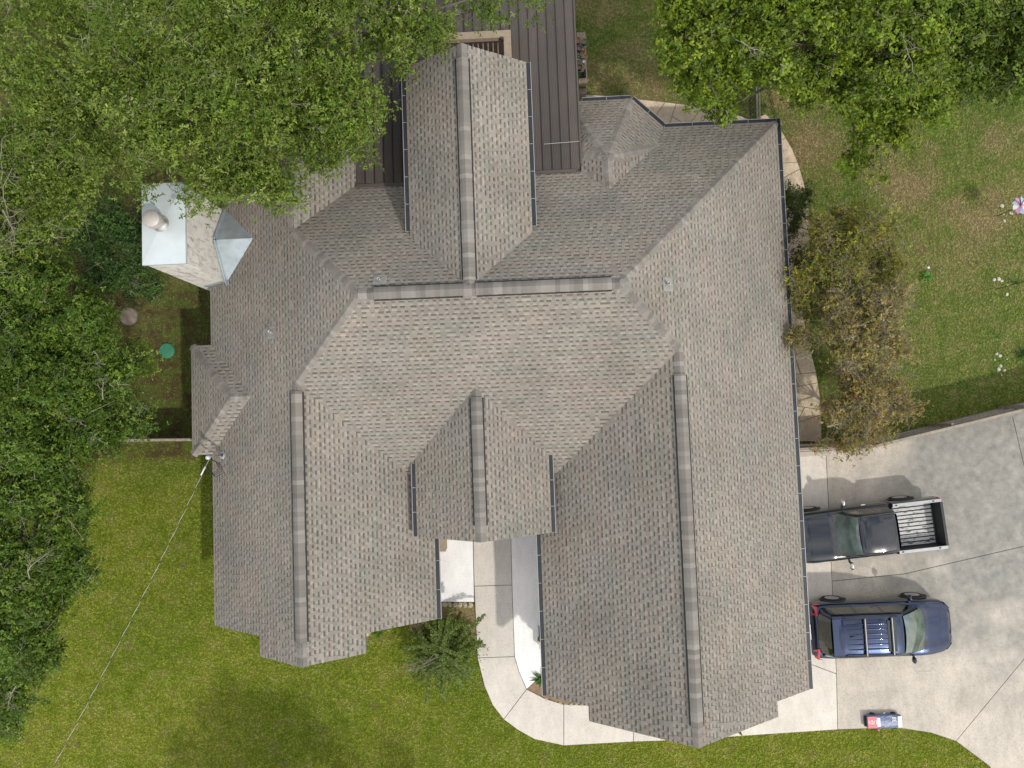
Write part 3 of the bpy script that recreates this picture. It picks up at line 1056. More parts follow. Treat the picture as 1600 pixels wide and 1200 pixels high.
gz = ZE - 0.015
gutter((XR + 0.015, YRG, gz), (XR + 0.015, YB + 0.14, gz), (1, 0, 0))
gutter((XLE + 0.015, YLG, gz), (XLE + 0.015, YF - 0.3, gz), (1, 0, 0))
gutter((XRW - 0.015, YRG, gz), (XRW - 0.015, YF - 0.3, gz), (-1, 0, 0))
gutter((XE0 - 0.015, YE, ZEE - .015), (XE0 - 0.015, YM - (ZM - ZEE) / PT - 0.15, ZEE - .015), (-1, 0, 0))
gutter((XE1 + 0.015, YE, ZEE - .015), (XE1 + 0.015, YM - (ZM - ZEE) / PT - 0.0, ZEE - .015), (1, 0, 0))
gutter((XT0 - 0.015, YT, ZTE - .015), (XT0 - 0.015, YM + (ZM - ZTE) / PT + 0.2, ZTE - .015), (-1, 0, 0))
gutter((XT1 + 0.015, YT, ZTE - .015), (XT1 + 0.015, YM + (ZM - ZTE) / PT + 0.2, ZTE - .015), (1, 0, 0))
gutter((xn + 0.06, YB + 0.015, gz), (XR, YB + 0.015, gz), (0, 1, 0))
gutter((2.4, BY + BA + 0.015, gz), (BX + BA * T41, BY + BA + 0.015, gz), (0, 1, 0))
gutter((BX + BA * T41 + .02, BY + BA + 0.015, gz - .004), (xn + 0.04, YB + 0.03, gz - .004), (1, 1, 0))


# ---- roof pipes
def pipe(key, u, v, flash, lab):
    c = on_plane(u, v, *PL[key])
    a, b_, c_ = PL[key]
    nn = Vector((-b_, -c_, 1)).normalized()
    rt = nn.to_track_quat('Z', 'Y').to_matrix()
    q = MB()
    P = [c + rt @ V3(x, y, 0.024) for x, y in ((-.2, -.2), (.2, -.2), (.2, .2), (-.2, .2))]
    q.face(P)
    fl = q.build('pipe_flashing', M[flash], house)
    q = MB()
    q.lathe([(0.075, -0.02), (0.06, 0.09), (0.045, 0.1), (0.045, 0.26), (0.034, 0.26), (0.034, 0.05), (0, 0.05)], 16, c)
    q.build('vent_pipe', M['steel'], fl)


pipe('B', 594, 438, 'pipeflash', '')
pipe('R', 1043, 445, 'pipeflash', '')
pipe('L', 425, 520, 'pipeflash', '')

# ---- chimney
cx0, cx1, cy0, cy1, cz = -11.14, -9.83, 4.92, 7.38, 6.05
b = MB(); b.box(cx0 + .04, cx1 - .04, cy0 + .04, cy1 - .04, 0, cz - 0.05)
chim = b.build('chimney', M['stone'], house)
tag(chim, 'pale weathered stone chimney with metal cap')
b = MB()
xm, ymid = (cx0 + cx1) / 2, (cy0 + cy1) / 2
cr = [(cx0, cy0), (cx1, cy0), (cx1, cy1), (cx0, cy1)]
for i in range(4):
    p, q_ = cr[i], cr[(i + 1) % 4]
    b.face([(p[0], p[1], cz), (q_[0], q_[1], cz), (xm, ymid, cz + 0.10)])
    b.face([(p[0], p[1], cz - .10), (q_[0], q_[1], cz - .10), (q_[0], q_[1], cz), (p[0], p[1], cz)])
b.build('chimney_cap', M['galv'], chim)
fp = at(250, 349, cz + 0.1)
b = MB(); b.lathe([(0.27, -0.06), (0.25, 0.03), (0.19, 0.08), (0.165, 0.12), (0.165, 0.34)], 28, fp)
fl = b.build('flue', M['steel'], chim)
b = MB(); b.lathe([(0.165, 0.30), (0.255, 0.31), (0.262, 0.35), (0.262, 0.52), (0.24, 0.55), (0.0, 0.565)], 28, fp)
b.build('flue_cap', simple('cap_steel', (0.45, 0.42, 0.39), 0.55, 0.3, 0.05), chim)
# cricket: two metal planes shedding to each side of the chimney
b = MB()
ya, yb_ = cy0 - 0.02, cy1 + 0.02
yc = (ya + yb_) / 2
zt = zof('L', cx1, 0) + 0.86
xe = XL + (zt - ZE) / PT
A = V3(cx1, ya, zof('L', cx1, 0) + .03); B_ = V3(cx1, yb_, zof('L', cx1, 0) + .03); T = V3(cx1, yc, zt); E_ = V3(xe + 0.02, yc, zt + .01)
b.face([A, E_, T]); b.face([T, E_, B_])
b.face([A, T, T + V3(-.0, 0, .12), A + V3(0, 0, .12)])
b.build('cricket', M['galv2'], chim)
b = MB()
b.bar(A + V3(.02, 0, .06), T + V3(.02, 0, .09), 0.03, 0.16); b.bar(B_ + V3(.02, 0, .06), T + V3(.02, 0, .09), 0.03, 0.16)
b.bar(V3(cx0 + .3, cy0 + .02, zof('L', cx0 + .3, 0) + .07), A + V3(0.05, .04, .07), 0.03, 0.15)
b.bar(A + V3(-.02, -.02, .01), A + V3(.12, -.02, .10), 0.14, 0.02)
b.build('flashing', M['galv2'], chim)

# ================================================================== PATIO COVER
cover = empty('patio_cover', (-1.5, 8.0, 0), 0, 'dark bronze metal panel patio cover behind the house', 'patio cover')
cover_inv = Matrix.Translation((1.5, -8.0, 0))


def kid(b, name, mat, par):
    o = b.build(name, mat, par)
    o.matrix_parent_inverse = par.matrix_world.inverted() if False else Matrix.Translation(-Vector(par.location))
    return o


def cz_at(y, left):
    return (4.06 if left else 3.92) - 0.035 * (y - 7.7)


PX0, PX1, PW = -5.15, 2.15, 0.3042
npan = 24
prnd = random.Random(8)
for i in range(npan):
    x0 = PX0 + i * PW; x1 = x0 + PW
    left = x1 < XT
    y0 = 7.66 if left else 7.90
    if -2.75 < (x0 + x1) / 2 < 0.05: y0 = 12.72
    y1 = 17.2
    b = MB()
    zz0, zz1 = cz_at(y0, left), cz_at(y1, left)
    t = prnd.uniform(0.9, 1.12)
    col = (t, t, t)
    if i == npan - 1:
        b.face([(x0, y0, zz0), (x1 - .14, y0, zz0), (x1, y0 + .2, zz0), (x1, y1, zz1), (x0, y1, zz1)], col)
    else:
        b.face([(x0 + .004, y0, zz0), (x1 - .004, y0, zz0), (x1 - .004, y1, zz1), (x0 + .004, y1, zz1)], col)
    for s in (0.05, 0.10, 0.155, 0.21, 0.255):
        m0, m1 = (x0 + s, y0, zz0), (x0 + s, y1, zz1)
        b.face([(x0 + s - .009, y0, zz0 + .001), (x0 + s, y0, zz0 + .008), (x0 + s, y1, zz1 + .008), (x0 + s - .009, y1, zz1 + .001)], col)
        b.face([(x0 + s, y0, zz0 + .008), (x0 + s + .009, y0, zz0 + .001), (x0 + s + .009, y1, zz1 + .001), (x0 + s, y1, zz1 + .008)], col)
    # seam rib and edges
    b.face([(x1 - .022, y0, zz0), (x1 - .018, y0, zz0 + .03), (x1 - .018, y1, zz1 + .03), (x1 - .022, y1, zz1)], (0.35, .35, .35))
    b.face([(x1 - .018, y0, zz0 + .03), (x1 - .004, y0, zz0 + .03), (x1 - .004, y1, zz1 + .03), (x1 - .018, y1, zz1 + .03)], (0.3, .3, .3))
    b.face([(x1 - .004, y0, zz0 + .03), (x1 - .002, y0, zz0 - .07), (x1 - .002, y1, zz1 - .07), (x1 - .004, y1, zz1 + .03)], (0.35, .35, .35))
    b.face([(x0, y0, zz0 - .07), (x1, y0, zz0 - .07), (x1, y0, zz0), (x0, y0, zz0)], col)
    kid(b, 'panel', M['panel'], cover)
b = MB()
b.bar((PX0, 7.70, 4.085), (XT0 - .1, 7.70, 4.085), 0.10, 0.03)
kid(b, 'edge_trim', M['panel'], cover)
b = MB()
b.bar((XT1 + .15, 7.93, 3.945), (PX1 - .16, 7.93, 3.945), 0.09, 0.03)
kid(b, 'edge_trim', M['panel'], cover)
b = MB()
b.bar((PX1 + .01, 8.12, cz_at(8.1, 0)), (PX1 + .01, 17.2, cz_at(17.2, 0)), 0.05, 0.12)
kid(b, 'edge_trim', M['panel'], cover)
b = MB(); b.bar((XT1 + .5, 8.86, cz_at(8.86, 0) + .036), (PX1, 8.90, cz_at(8.9, 0) + .036), 0.022, 0.012)
kid(b, 'lap_strip', M['gutter'], cover)
for (x, y) in ((-5.0, 16.8), (-1.5, 16.8), (2.0, 16.8)):
    b = MB(); b.box(x - .08, x + .08, y - .08, y + .08, 0, cz_at(y, 0) - .08); kid(b, 'post', M['timber'], cover)
# timber frame round the opening, with slats
fr = empty('timber_frame', (-1.35, 11.8, 3.8), 0, 'pale timber frame with dark slats showing past the rear gable', 'pergola frame')
zf = 3.98
fx0, fx1, fy0, fy1 = -2.72, 0.04, 9.9, 12.70
for (x0, x1, y0, y1, n_) in ((fx0, fx1, fy1 - .24, fy1, 'beam'), (fx0, fx0 + .2, fy0, fy1 - .245, 'beam'), (fx1 - .24, fx1, fy0, fy1 - .245, 'beam')):
    b = MB(); b.box(x0, x1, y0, y1, zf - .2, zf + 0.01)
    o = kid(b, n_, M['timber'], fr)
for i in range(13):
    x = fx0 + 0.32 + i * 0.165
    b = MB(); b.box(x, x + .04, fy0, fy1 - .25, zf - .42, zf - .28); kid(b, 'slat', M['slat'], fr)
for x in (fx0 + .02, fx1 - .2):
    b = MB(); b.box(x, x + .16, fy1 - .2, fy1 - .04, 0.06, zf - .2); kid(b, 'post', M['timber'], fr)
b = MB(); b.box(fx1 - .33, fx1 - .245, fy1 - .33, fy1 - .245, zf - .1, zf + .06); kid(b, 'bracket', M['iron'], fr)
# ================================================================== FENCES
frnd = random.Random(21)


def picket_fence(name, pts, h, label, gap=0.012, w=0.14):
    pts = [Vector((p[0], p[1], 0)) for p in pts]
    root = empty(name, pts[0], 0, label, 'fence')
    for a, b_ in zip(pts[:-1], pts[1:]):
        d = (b_ - a); L = d.length; d.normalize()
        nrm_ = Vector((-d.y, d.x, 0))
        n = int(L / (w + gap))
        for i in range(n):
            p = a + d * ((i + 0.5) * L / n)
            hh = h + frnd.uniform(-0.015, 0.015)
            t = frnd.uniform(0.75, 1.2)
            q = MB()
            R_ = Matrix((( d.x, nrm_.x, 0), (d.y, nrm_.y, 0), (0, 0, 1))).to_4x4()
            R_.translation = p
            q.box(-w / 2, w / 2, -0.010, 0.010, 0.02, hh, (t, t * .98, t * .95), R_)
            kid(q, 'picket', M['fence'], root)
        for z in (0.35, h * 0.52, h - 0.2):
            q = MB(); q.bar(a + nrm_ * .035 + V3(0, 0, z), b_ + nrm_ * .035 + V3(0, 0, z), 0.045, 0.09); kid(q, 'rail', M['fence'], root)
        q = MB(); q.bar(a + nrm_ * .02 + V3(0, 0, h + .02), b_ + nrm_ * .02 + V3(0, 0, h + .02), 0.09, 0.03, (.95, .92, .88)); kid(q, 'top_cap', M['fence'], root)
        m = max(1, int(L / 2.4))
        for i in range(m + 1):
            p = a + d * (L * i / m) + nrm_ * .1
            q = MB(); q.box(p.x - .045, p.x + .045, p.y - .045, p.y + .045, 0, h - .03); kid(q, 'post', M['fence'], root)
    return root


picket_fence('wood_fence', [at(-30, 691, 1.7), at(303, 688, 1.7)], 1.7, 'grey wood fence running from the left bay into the trees')
picket_fence('wood_fence', [at(1246, 703, 1.62), at(1372, 697, 1.62), at(1610, 639, 1.62), at(1700, 617, 1.62)], 1.62, 'weathered wood fence between the driveway and the back yard')
# iron fence at the back corner
q0, q1 = at(1181, 190, 1.0), at(1174, -20, 1.0)
ir = empty('iron_fence', (q0.x, q0.y, 0), 0, 'narrow dark rail fence running from the rear corner under the oak', 'fence')
for k in (0, 0.09):
    b = MB(); b.bar((q0.x + k, q0.y, 1.2), (q1.x + k, q1.y, 1.2), 0.045, 0.05); kid(b, 'top_rail', M['fence'], ir)
b = MB(); b.bar((q0.x + .04, q0.y, .25), (q1.x + .04, q1.y, .25), 0.04, 0.04); kid(b, 'bottom_rail', M['iron'], ir)
nb_ = 34
for i in range(nb_):
    p = Vector((q0.x, q0.y, 0)).lerp(Vector((q1.x, q1.y, 0)), (i + .5) / nb_)
    b = MB(); b.box(p.x + .03, p.x + .05, p.y - .01, p.y + .01, 0.2, 1.18); kid(b, 'bar', M['iron'], ir)
for i in range(4):
    p = Vector((q0.x, q0.y, 0)).lerp(Vector((q1.x, q1.y, 0)), i / 3)
    b = MB(); b.box(p.x - .03, p.x + .1, p.y - .05, p.y + .05, 0, 1.16); kid(b, 'post', M['iron'], ir)

# ================================================================== VEHICLES
def interp(xs, ys, x):
    return float(np.interp(x, xs, ys))


def grid_mesh(b, rows, col=None, smooth=True, flip=False):
    for r0, r1 in zip(rows[:-1], rows[1:]):
        for i in range(len(r0) - 1):
            f = [r0[i], r0[i + 1], r1[i + 1], r1[i]]
            b.face(f[::-1] if flip else f, col, smooth)


def loft(xs, sec, caps_=True):
    """full-width skin from half sections sec(x) -> [(y, z)...] bottom to top centre"""
    b = MB()
    rows = []
    for x in xs:
        h = sec(x)
        left = [(x, y, z) for y, z in h]
        right = [(x, -y, z) for y, z in h[::-1]][1:]
        rows.append(left + right)
    grid_mesh(b, rows)
    if caps_:
        b.face(rows[0][::-1]); b.face(rows[-1])
    return b


def dense(*segs):
    out = []
    for a, b_, n in segs: out += list(np.linspace(a, b_, n, endpoint=False))
    return out + [segs[-1][1]]


def wheel(parent, x, y, r, w, side):
    """tyre and spoked rim, axle along y"""
    root = MB()
    prof = [(r * 0.66, -w / 2), (r * 0.9, -w / 2), (r, -w / 2 + .035), (r, w / 2 - .035), (r * .9, w / 2), (r * .66, w / 2)]
    root.lathe(prof, 28)
    t = root.build('wheel', M['rubber'], parent, (x, y, r), (math.radians(90), 0, 0))
    b = MB()
    z = w / 2 * 0.97 * (-side)
    b.lathe([(r * .68, z), (r * .62, z * 1.0), (r * .60, z * .82), (0, z * .8)], 28)
    for k in range(7):
        a = 2 * math.pi * k / 7
        d = Vector((math.cos(a), math.sin(a), 0)); e = Vector((-d.y, d.x, 0))
        c0, c1 = d * (r * .08), d * (r * .64)
        for s in (1,):
            P = [c0 + e * .045, c1 + e * .03, c1 - e * .03, c0 - e * .045]
            b.face([p + V3(0, 0, z * .99) for p in P])
            b.face([P[0] + V3(0, 0, z * .99), P[1] + V3(0, 0, z * .99), P[1] + V3(0, 0, z * .8), P[0] + V3(0, 0, z * .8)])
            b.face([P[3] + V3(0, 0, z * .99), P[2] + V3(0, 0, z * .99), P[2] + V3(0, 0, z * .8), P[3] + V3(0, 0, z * .8)])
    b.lathe([(r * .14, z * .6), (r * .14, z * .98), (0, z)], 14)
    b.build('rim', M['rim'], t)
    b = MB()
    return t


def arch(parent, x, y, r, side):
    b = MB()
    pts = []
    for k in range(13):
        a = math.pi * k / 12
        pts.append((x + math.cos(a) * (r + .07), y, r + math.sin(a) * (r + .07)))
    b.tube(pts, [0.022] * 13, 6)
    b.face([(p[0], y + side * .002, p[2]) for p in pts] + [(x - r - .07, y + side * .002, .26), (x + r + .07, y + side * .002, .26)][::1])
    return b.build('wheel_arch', M['plastic'], parent)


def surf_panel(fn, x0s, x1s, s0, s1, nx=6, ns=6, off=0.005, mirror=False):
    """patch on the cabin skin fn(x, s) -> (y, z); x range may change with s"""
    b = MB()
    rows = []
    sg = -1 if mirror else 1
    def P(x, s):
        y, z = fn(x, s); return Vector((x, y * sg, z))
    for i in range(nx + 1):
        row = []
        for j in range(ns + 1):
            s = s0 + (s1 - s0) * j / ns
            t = i / nx
            xa = x0s[0] + (x0s[1] - x0s[0]) * j / ns
            xb = x1s[0] + (x1s[1] - x1s[0]) * j / ns
            x = xa + (xb - xa) * t
            p = P(x, s)
            dx = P(x + .01, s) - P(x - .01, s)
            s_a, s_b = max(0, s - .01), min(1, s + .01)
            ds = P(x, s_b) - P(x, s_a)
            n = dx.cross(ds)
            if n.length < 1e-9: n = V3(0, 0, 1)
            n.normalize()
            c = V3(x, 0, 0.9)
            if n.dot(p - c) < 0: n = -n
            row.append(p + n * off)
        rows.append(row)
    grid_mesh(b, rows)
    return b


def path_section(pts):
    """(y, z) along a half section by normalised length"""
    L = [0]
    for a, b_ in zip(pts[:-1], pts[1:]): L.append(L[-1] + math.hypot(b_[0] - a[0], b_[1] - a[1]))
    def f(s):
        d = s * L[-1]
        return (float(np.interp(d, L, [p[0] for p in pts])), float(np.interp(d, L, [p[1] for p in pts])))
    return f


# ---------------------------------------------------------------- blue sport-utility
pA, pB = at(1304, 936, .37), at(1424, 931, .37)
suv_yaw = math.atan2(pB.y - pA.y, pB.x - pA.x)
mid = (pA + pB) / 2
fwd = V3(math.cos(suv_yaw), math.sin(suv_yaw), 0)
lft = V3(-fwd.y, fwd.x, 0)
HW = 0.97
c = mid - lft * (HW - 0.03)
suv = empty('parked_suv', (c.x - .06, c.y, 0.06), suv_yaw, 'dark blue sport utility vehicle with roof crossbars on the driveway', 'car')
sw_x = [-2.46, -2.40, -2.25, -1.9, -1.0, 0, 1.0, 1.7, 2.1, 2.3, 2.42, 2.49]
sw_w = [.72, .84, .92, .965, .97, .965, .965, .95, .90, .80, .68, .52]
sz_x = [-2.46, -2.38, -2.25, -1.0, 0.6, 1.25, 1.5, 2.0, 2.3, 2.44, 2.49]
sz_z = [.72, .95, 1.02, 1.06, 1.06, 1.09, 1.07, .97, .89, .81, .70]


def suv_sec(x):
    w, zb = interp(sw_x, sw_w, x), interp(sz_x, sz_z, x)
    return [(w - .10, .24), (w - .03, .34), (w - .01, .5), (w, .66), (w - .005, min(.80, zb - .12)), (w - .03, zb - .07), (w - .075, zb - .02), (w - .14, zb + .005), (w * .62, zb + .02), (w * .55, zb + .012), (w * .3, zb + .03), (0, zb + .035)]


loft(dense((-2.46, -2.2, 8), (-2.2, 1.2, 16), (1.2, 2.2, 14), (2.2, 2.49, 12)), suv_sec).build('body', M['navy'], suv)
gx = [-2.2, -2.05, -1.95, -1.75, -1.2, -.3, .2, .40, .6, .9, 1.15, 1.36]
gz_ = [1.00, 1.36, 1.60, 1.67, 1.70, 1.715, 1.69, 1.645, 1.50, 1.29, 1.12, 0.98]
gw = [.66, .66, .655, .66, .665, .665, .655, .65, .66, .69, .72, .74]


def suv_cab(x):
    zr, wr = interp(gx, gz_, x), interp(gx, gw, x)
    wb = interp(sw_x, sw_w, x) - .10
    if x < -1.9: wb = min(wb, .86)
    zb = 1.00
    return [(wb, zb), (wb + (wr + .05 - wb) * .9, zb + (zr - .09 - zb) * .9), (wr + .04, zr - .07), (wr, zr - .025), (wr - .06, zr - .004), (wr * .5, zr + .02), (0, zr + .028)]


loft(dense((-2.2, -1.9, 10), (-1.9, .3, 14), (.3, 1.36, 12)), suv_cab).build('cabin', M['navy'], suv)


def suv_fn(x, s): return path_section(suv_cab(x))(s)


def two_side(mk):
    b = mk(False); b2 = mk(True)
    return b, b2




def screen(xb, yb, zb, xt, yt, zt, bow, sag=0.02, n=10):
    """bowed pane from its base line (b) to its top line (t)"""
    b = MB(); rows = []
    for i in range(n + 1):
        t = i / n; row = []
        for j in range(n + 1):
            k = 2 * j / n - 1
            ym_ = yb + (yt - yb) * t
            row.append((xb + (xt - xb) * t + bow * (1 - k * k) * (1 - .55 * t), ym_ * k, zb + (zt - zb) * t + sag * (1 - k * k) * (.4 + .6 * t) + .03 * math.sin(math.pi * t)))
        rows.append(row)
    grid_mesh(b, rows)
    return b


screen(1.28, .73, 1.10, .42, .615, 1.655, .12).build('windscreen', M['wscreen'], suv)
screen(-2.20, .68, 1.06, -1.99, .60, 1.60, -.05).build('rear_window', M['cglass'], suv)
for mir in (False, True):
    for (xa, xb) in (((-1.85, -1.8), (-1.12, -1.12)), ((-1.05, -1.05), (-.22, -.22)), ((-.15, -.15), (.95, .42))):
        surf_panel(suv_fn, xa, xb, .06, .40, 6, 4, mirror=mir).build('side_window', M['cglass'], suv)
b = MB(); b.box(-1.97, -1.68, -.60, .60, 1.665, 1.685)
o = b.build('roof_spoiler', M['navy'], suv)
for k in range(6):
    y = -.42 + k * .168
    b = MB(); b.tube([(-1.5, y, 1.705), (-1.0, y, 1.735), (-.3, y, 1.742), (-.05, y, 1.73)], [0.006, .022, .022, .006], 6)
    b.build('roof_rib', M['navy'], suv)
for y in (-.63, .63):
    b = MB(); b.tube([(-1.62, y, 1.66), (-1.5, y, 1.74), (-.9, y, 1.765), (-.1, y, 1.755), (.12, y, 1.69)], [.018] * 5, 6); b.build('roof_rail', M['plastic'], suv)
for x in (-.92, -.02):
    b = MB(); b.bar((x, -.64, 1.785), (x, .64, 1.785), .075, .03); b.build('roof_crossbar', M['plastic'], suv)
    b = MB(); b.bar((x, -.62, 1.803), (x, .62, 1.803), .02, .012); b.build('crossbar_strip', M['railcap'], suv)
b = MB(); b.box(-.16, .12, -.52, .52, 1.722, 1.747); b.build('sunroof', M['cglass'], suv)
b = MB(); b.tube([(-1.42, .02, 1.70), (-1.36, .02, 1.76), (-1.26, .02, 1.72)], [.03, .022, .012], 6); b.build('antenna_fin', M['plastic'], suv)
for s in (1, -1):
    b = MB(); b.face([(-2.30, s * .90, 1.045), (-2.235, s * .90, 1.05), (-2.215, s * .56, 1.075), (-2.27, s * .56, 1.07)]); b.face([(-2.34, s * .91, .86), (-2.30, s * .90, 1.045), (-2.27, s * .56, 1.07), (-2.40, s * .62, .96)])
    b.face([(-2.30, s * .93, .84), (-2.12, s * .968, .88), (-2.12, s * .95, 1.02), (-2.30, s * .925, 1.0)])
    b.build('tail_light', M['red'], suv)
    b = MB(); b.face([(2.20, s * .845, .90), (2.42, s * .62, .83), (2.46, s * .56, .76), (2.26, s * .84, .78)]); b.build('headlight', M['chrome'], suv)
    b = MB(); b.lathe([(0, -.02), (.07, -.02), (.095, .0), (.085, .10), (.04, .15), (0, .15)], 12); o = b.build('door_mirror', M['navy'], suv, (.98, s * 1.06, 1.02)); o.scale = (.75, 1.3, 1)
    b = MB(); b.bar((.98, s * .90, 1.02), (.98, s * 1.02, 1.04), .06, .04); b.build('mirror_arm', M['plastic'], suv)
b = MB(); b.box(-2.475, -2.44, -.26, .26, .80, .93); b.build('number_plate', M['white'], suv)
b = MB(); b.box(-2.50, -2.36, -.78, .78, .36, .52); b.build('rear_bumper', M['plastic'], suv)
b = MB(); b.face([(2.50, -.42, .50), (2.50, .42, .50), (2.485, .48, .74), (2.485, -.48, .74)]); b.build('grille', M['plastic'], suv)
for s in (-.35, .28):
    b = MB(); b.bar((1.30, s, 1.115), (1.16, s + .5, 1.20), .02, .015); b.build('wiper', M['plastic'], suv)
b = MB(); b.box(1.33, 1.44, -.70, .70, 1.085, 1.098); b.build('cowl', M['plastic'], suv)
for s in (1, -1):
    for x in (-1.415, 1.415):
        arch(suv, x, s * .972, .37, s)
        wheel(suv, x, s * .893, .37, .235, s)

# ---------------------------------------------------------------- black pickup
pA, pB = at(1402, 779, .37), at(1262, 795, .37)         # rear, front wheel on the far side
t_yaw = math.atan2(pB.y - pA.y, pB.x - pA.x)
TW_ = 0.925
fwd = V3(math.cos(t_yaw), math.sin(t_yaw), 0); lft = V3(-fwd.y, fwd.x, 0)
mid = (pA + pB) / 2
c = mid + lft * (TW_ - 0.02)
truck = empty('pickup_truck', (c.x, c.y, 0.06), t_yaw, 'black pickup truck with scuffed open bed nosed under the eave', 'truck')
tx_w = ([-1.0, 0, 1.0, 1.8, 2.2, 2.42, 2.55], [.905, .915, .91, .90, .865, .79, .66])
tx_z = ([-1.0, .6, .95, 1.2, 2.0, 2.35, 2.5, 2.55], [1.06, 1.06, 1.08, 1.10, 1.06, .99, .88, .76])


def tr_sec(x):
    w, zb = interp(*tx_w, x), interp(*tx_z, x)
    return [(w - .10, .32), (w - .02, .42), (w, .62), (w, .80), (w - .02, zb - .09), (w - .07, zb - .02), (w - .13, zb + .005), (w * .66, zb + .02), (w * .6, zb + .012), (w * .3, zb + .035), (0, zb + .04)]


loft(dense((-1.0, 1.0, 10), (1.0, 2.2, 12), (2.2, 2.55, 10)), tr_sec).build('body', M['black'], truck)
tgx = [-.96, -.90, -.80, -.3, .2, .40, .55, .75, .98]
tgz = [1.05, 1.50, 1.66, 1.705, 1.70, 1.665, 1.50, 1.26, .99]
tgw = [.68, .66, .655, .66, .655, .65, .67, .70, .74]


def tr_cab(x):
    zr, wr = interp(tgx, tgz, x), interp(tgx, tgw, x)
    wb, zb = interp(*tx_w, x) - .09, 1.0
    return [(wb, zb), (wb + (wr + .05 - wb) * .9, zb + (zr - .09 - zb) * .9), (wr + .035, zr - .07), (wr, zr - .025), (wr - .06, zr - .004), (wr * .5, zr + .018), (0, zr + .025)]


loft(dense((-.96, -.78, 8), (-.78, .38, 10), (.38, .98, 10)), tr_cab).build('cab', M['black'], truck)


def tr_fn(x, s): return path_section(tr_cab(x))(s)


screen(.93, .745, 1.10, .43, .63, 1.66, .12).build('windscreen', M['wscreen'], truck)
screen(-.975, .62, 1.10, -.90, .58, 1.58, -.03).build('rear_window', M['cglass'], truck)
for mir in (False, True):
    for (xa, xb) in (((-.82, -.76), (-.30, -.30)), ((-.22, -.22), (.74, .40))):
        surf_panel(tr_fn, xa, xb, .07, .40, 6, 4, mirror=mir).build('side_window', M['cglass'], truck)
# cargo bed
BX0, BX1 = -2.70, -1.02
for s in (1, -1):
    b = MB()
    rows = []
    for x in np.linspace(BX0, BX1, 8):
        w = .905 if x > -2.55 else .895
        rows.append([(x, s * (w - .09), .36), (x, s * (w - .01), .46), (x, s * w, .66), (x, s * w, .88), (x, s * (w - .02), 1.06), (x, s * (w - .05), 1.14)])
    grid_mesh(b, rows)
    b.face([(BX0, s * .60, .36), (BX0, s * .855, .36), (BX0, s * .895, .66), (BX0, s * .845, 1.14), (BX0, s * .76, 1.14), (BX0, s * .76, .60)])
    b.build('bed_side', M['black'], truck)
    b = MB()
    b.face([(BX0 + .05, s * .76, .60), (BX1, s * .76, .60), (BX1, s * .765, 1.14), (BX0 + .05, s * .765, 1.14)])
    b.build('bed_liner', M['liner'], truck)
    b = MB(); b.box(BX0, BX1, min(s * .762, s * .862), max(s * .762, s * .862), 1.137, 1.155); rc = b.build('bed_rail', M['railcap'], truck)
    for x in (BX0 + .28, BX1 - .12):
        b = MB(); b.box(x - .035, x + .035, s * .81 - .022, s * .81 + .022, 1.153, 1.158); b.build('stake_pocket', M['rubber'], rc)
b = MB(); b.box(BX0 + .05, BX1, -.76, .76, .565, .60); fl_ = b.build('bed_floor', M['liner'], truck)
for k in range(11):
    y = -.68 + k * .136
    b = MB(); b.box(BX0 + .12, BX1 - .04, y - .046, y + .046, .60, .618); b.build('bed_rib', M['bed'], fl_)
b = MB(); b.box(BX0 - .035, BX0 + .045, -.76, .76, .56, 1.14); tg_ = b.build('tailgate', M['black'], truck)
b = MB(); b.box(BX0 + .046, BX0 + .06, -.74, .74, .62, 1.11); b.build('tailgate_liner', M['liner'], tg_)
b = MB(); b.box(BX0 - .037, BX0 + .05, -.76, .76, 1.139, 1.15); b.build('tailgate_cap', M['liner'], tg_)
b = MB(); b.box(BX1 - .0, BX1 + .03, -.78, .78, .58, 1.12); b.build('bed_front', M['liner'], truck)
b = MB(); b.box(BX0 - .16, BX0 - .03, -.82, .82, .38, .56); b.build('rear_bumper', M['chrome'], truck)
b = MB(); b.box(2.50, 2.64, -.80, .80, .40, .62); b.build('front_bumper', M['chrome'], truck)
b = MB(); b.box(2.52, 2.565, -.45, .45, .63, .84); b.build('grille', M['plastic'], truck)
for s in (1, -1):
    b = MB(); b.face([(2.36, s * .80, .74), (2.53, s * .56, .74), (2.50, s * .55, .90), (2.34, s * .79, .90)]); b.build('headlight', M['chrome'], truck)
    b = MB(); b.box(2.28, 2.36, min(s * .80, s * .86), max(s * .80, s * .86), .70, .80); b.build('marker_lamp', M['amber'], truck)
    b = MB(); b.box(BX0 - .02, BX0 + .03, min(s * .78, s * .905), max(s * .78, s * .905), .74, 1.05); b.build('tail_light', M['red'], truck)
    b = MB(); b.lathe([(0, -.03), (.07, -.03), (.10, .02), (.10, .12), (.06, .17), (0, .18)], 14); o = b.build('door_mirror', M['chrome'], truck, (.66, s * 1.09, 1.04)); o.scale = (.7, 1.35, 1.1)
    b = MB(); b.bar((.70, s * .86, 1.03), (.68, s * 1.0, 1.06), .06, .05); b.build('mirror_arm', M['plastic'], truck)
    for x in (-1.665, 1.665):
        arch(truck, x, s * .919, .37, s)
        wheel(truck, x, s * .84, .37, .24, s)
    b = MB(); b.box(-.2, -.05, s * .91 - .015, s * .91 + .015, .84, .875); b.build('door_handle', M['chrome'], truck)
    b = MB(); b.bar((-.75, s * .655, 1.70), (.33, s * .645, 1.70), .02, .012); b.build('roof_drip_rail', M['plastic'], truck)
b = MB(); b.box(.93, 1.10, -.72, .72, 1.10, 1.115); b.build('cowl', M['plastic'], truck)
for s in (-.45, .2):
    b = MB(); b.bar((1.0, s, 1.13), (.90, s + .5, 1.18), .02, .015); b.build('wiper', M['plastic'], truck)
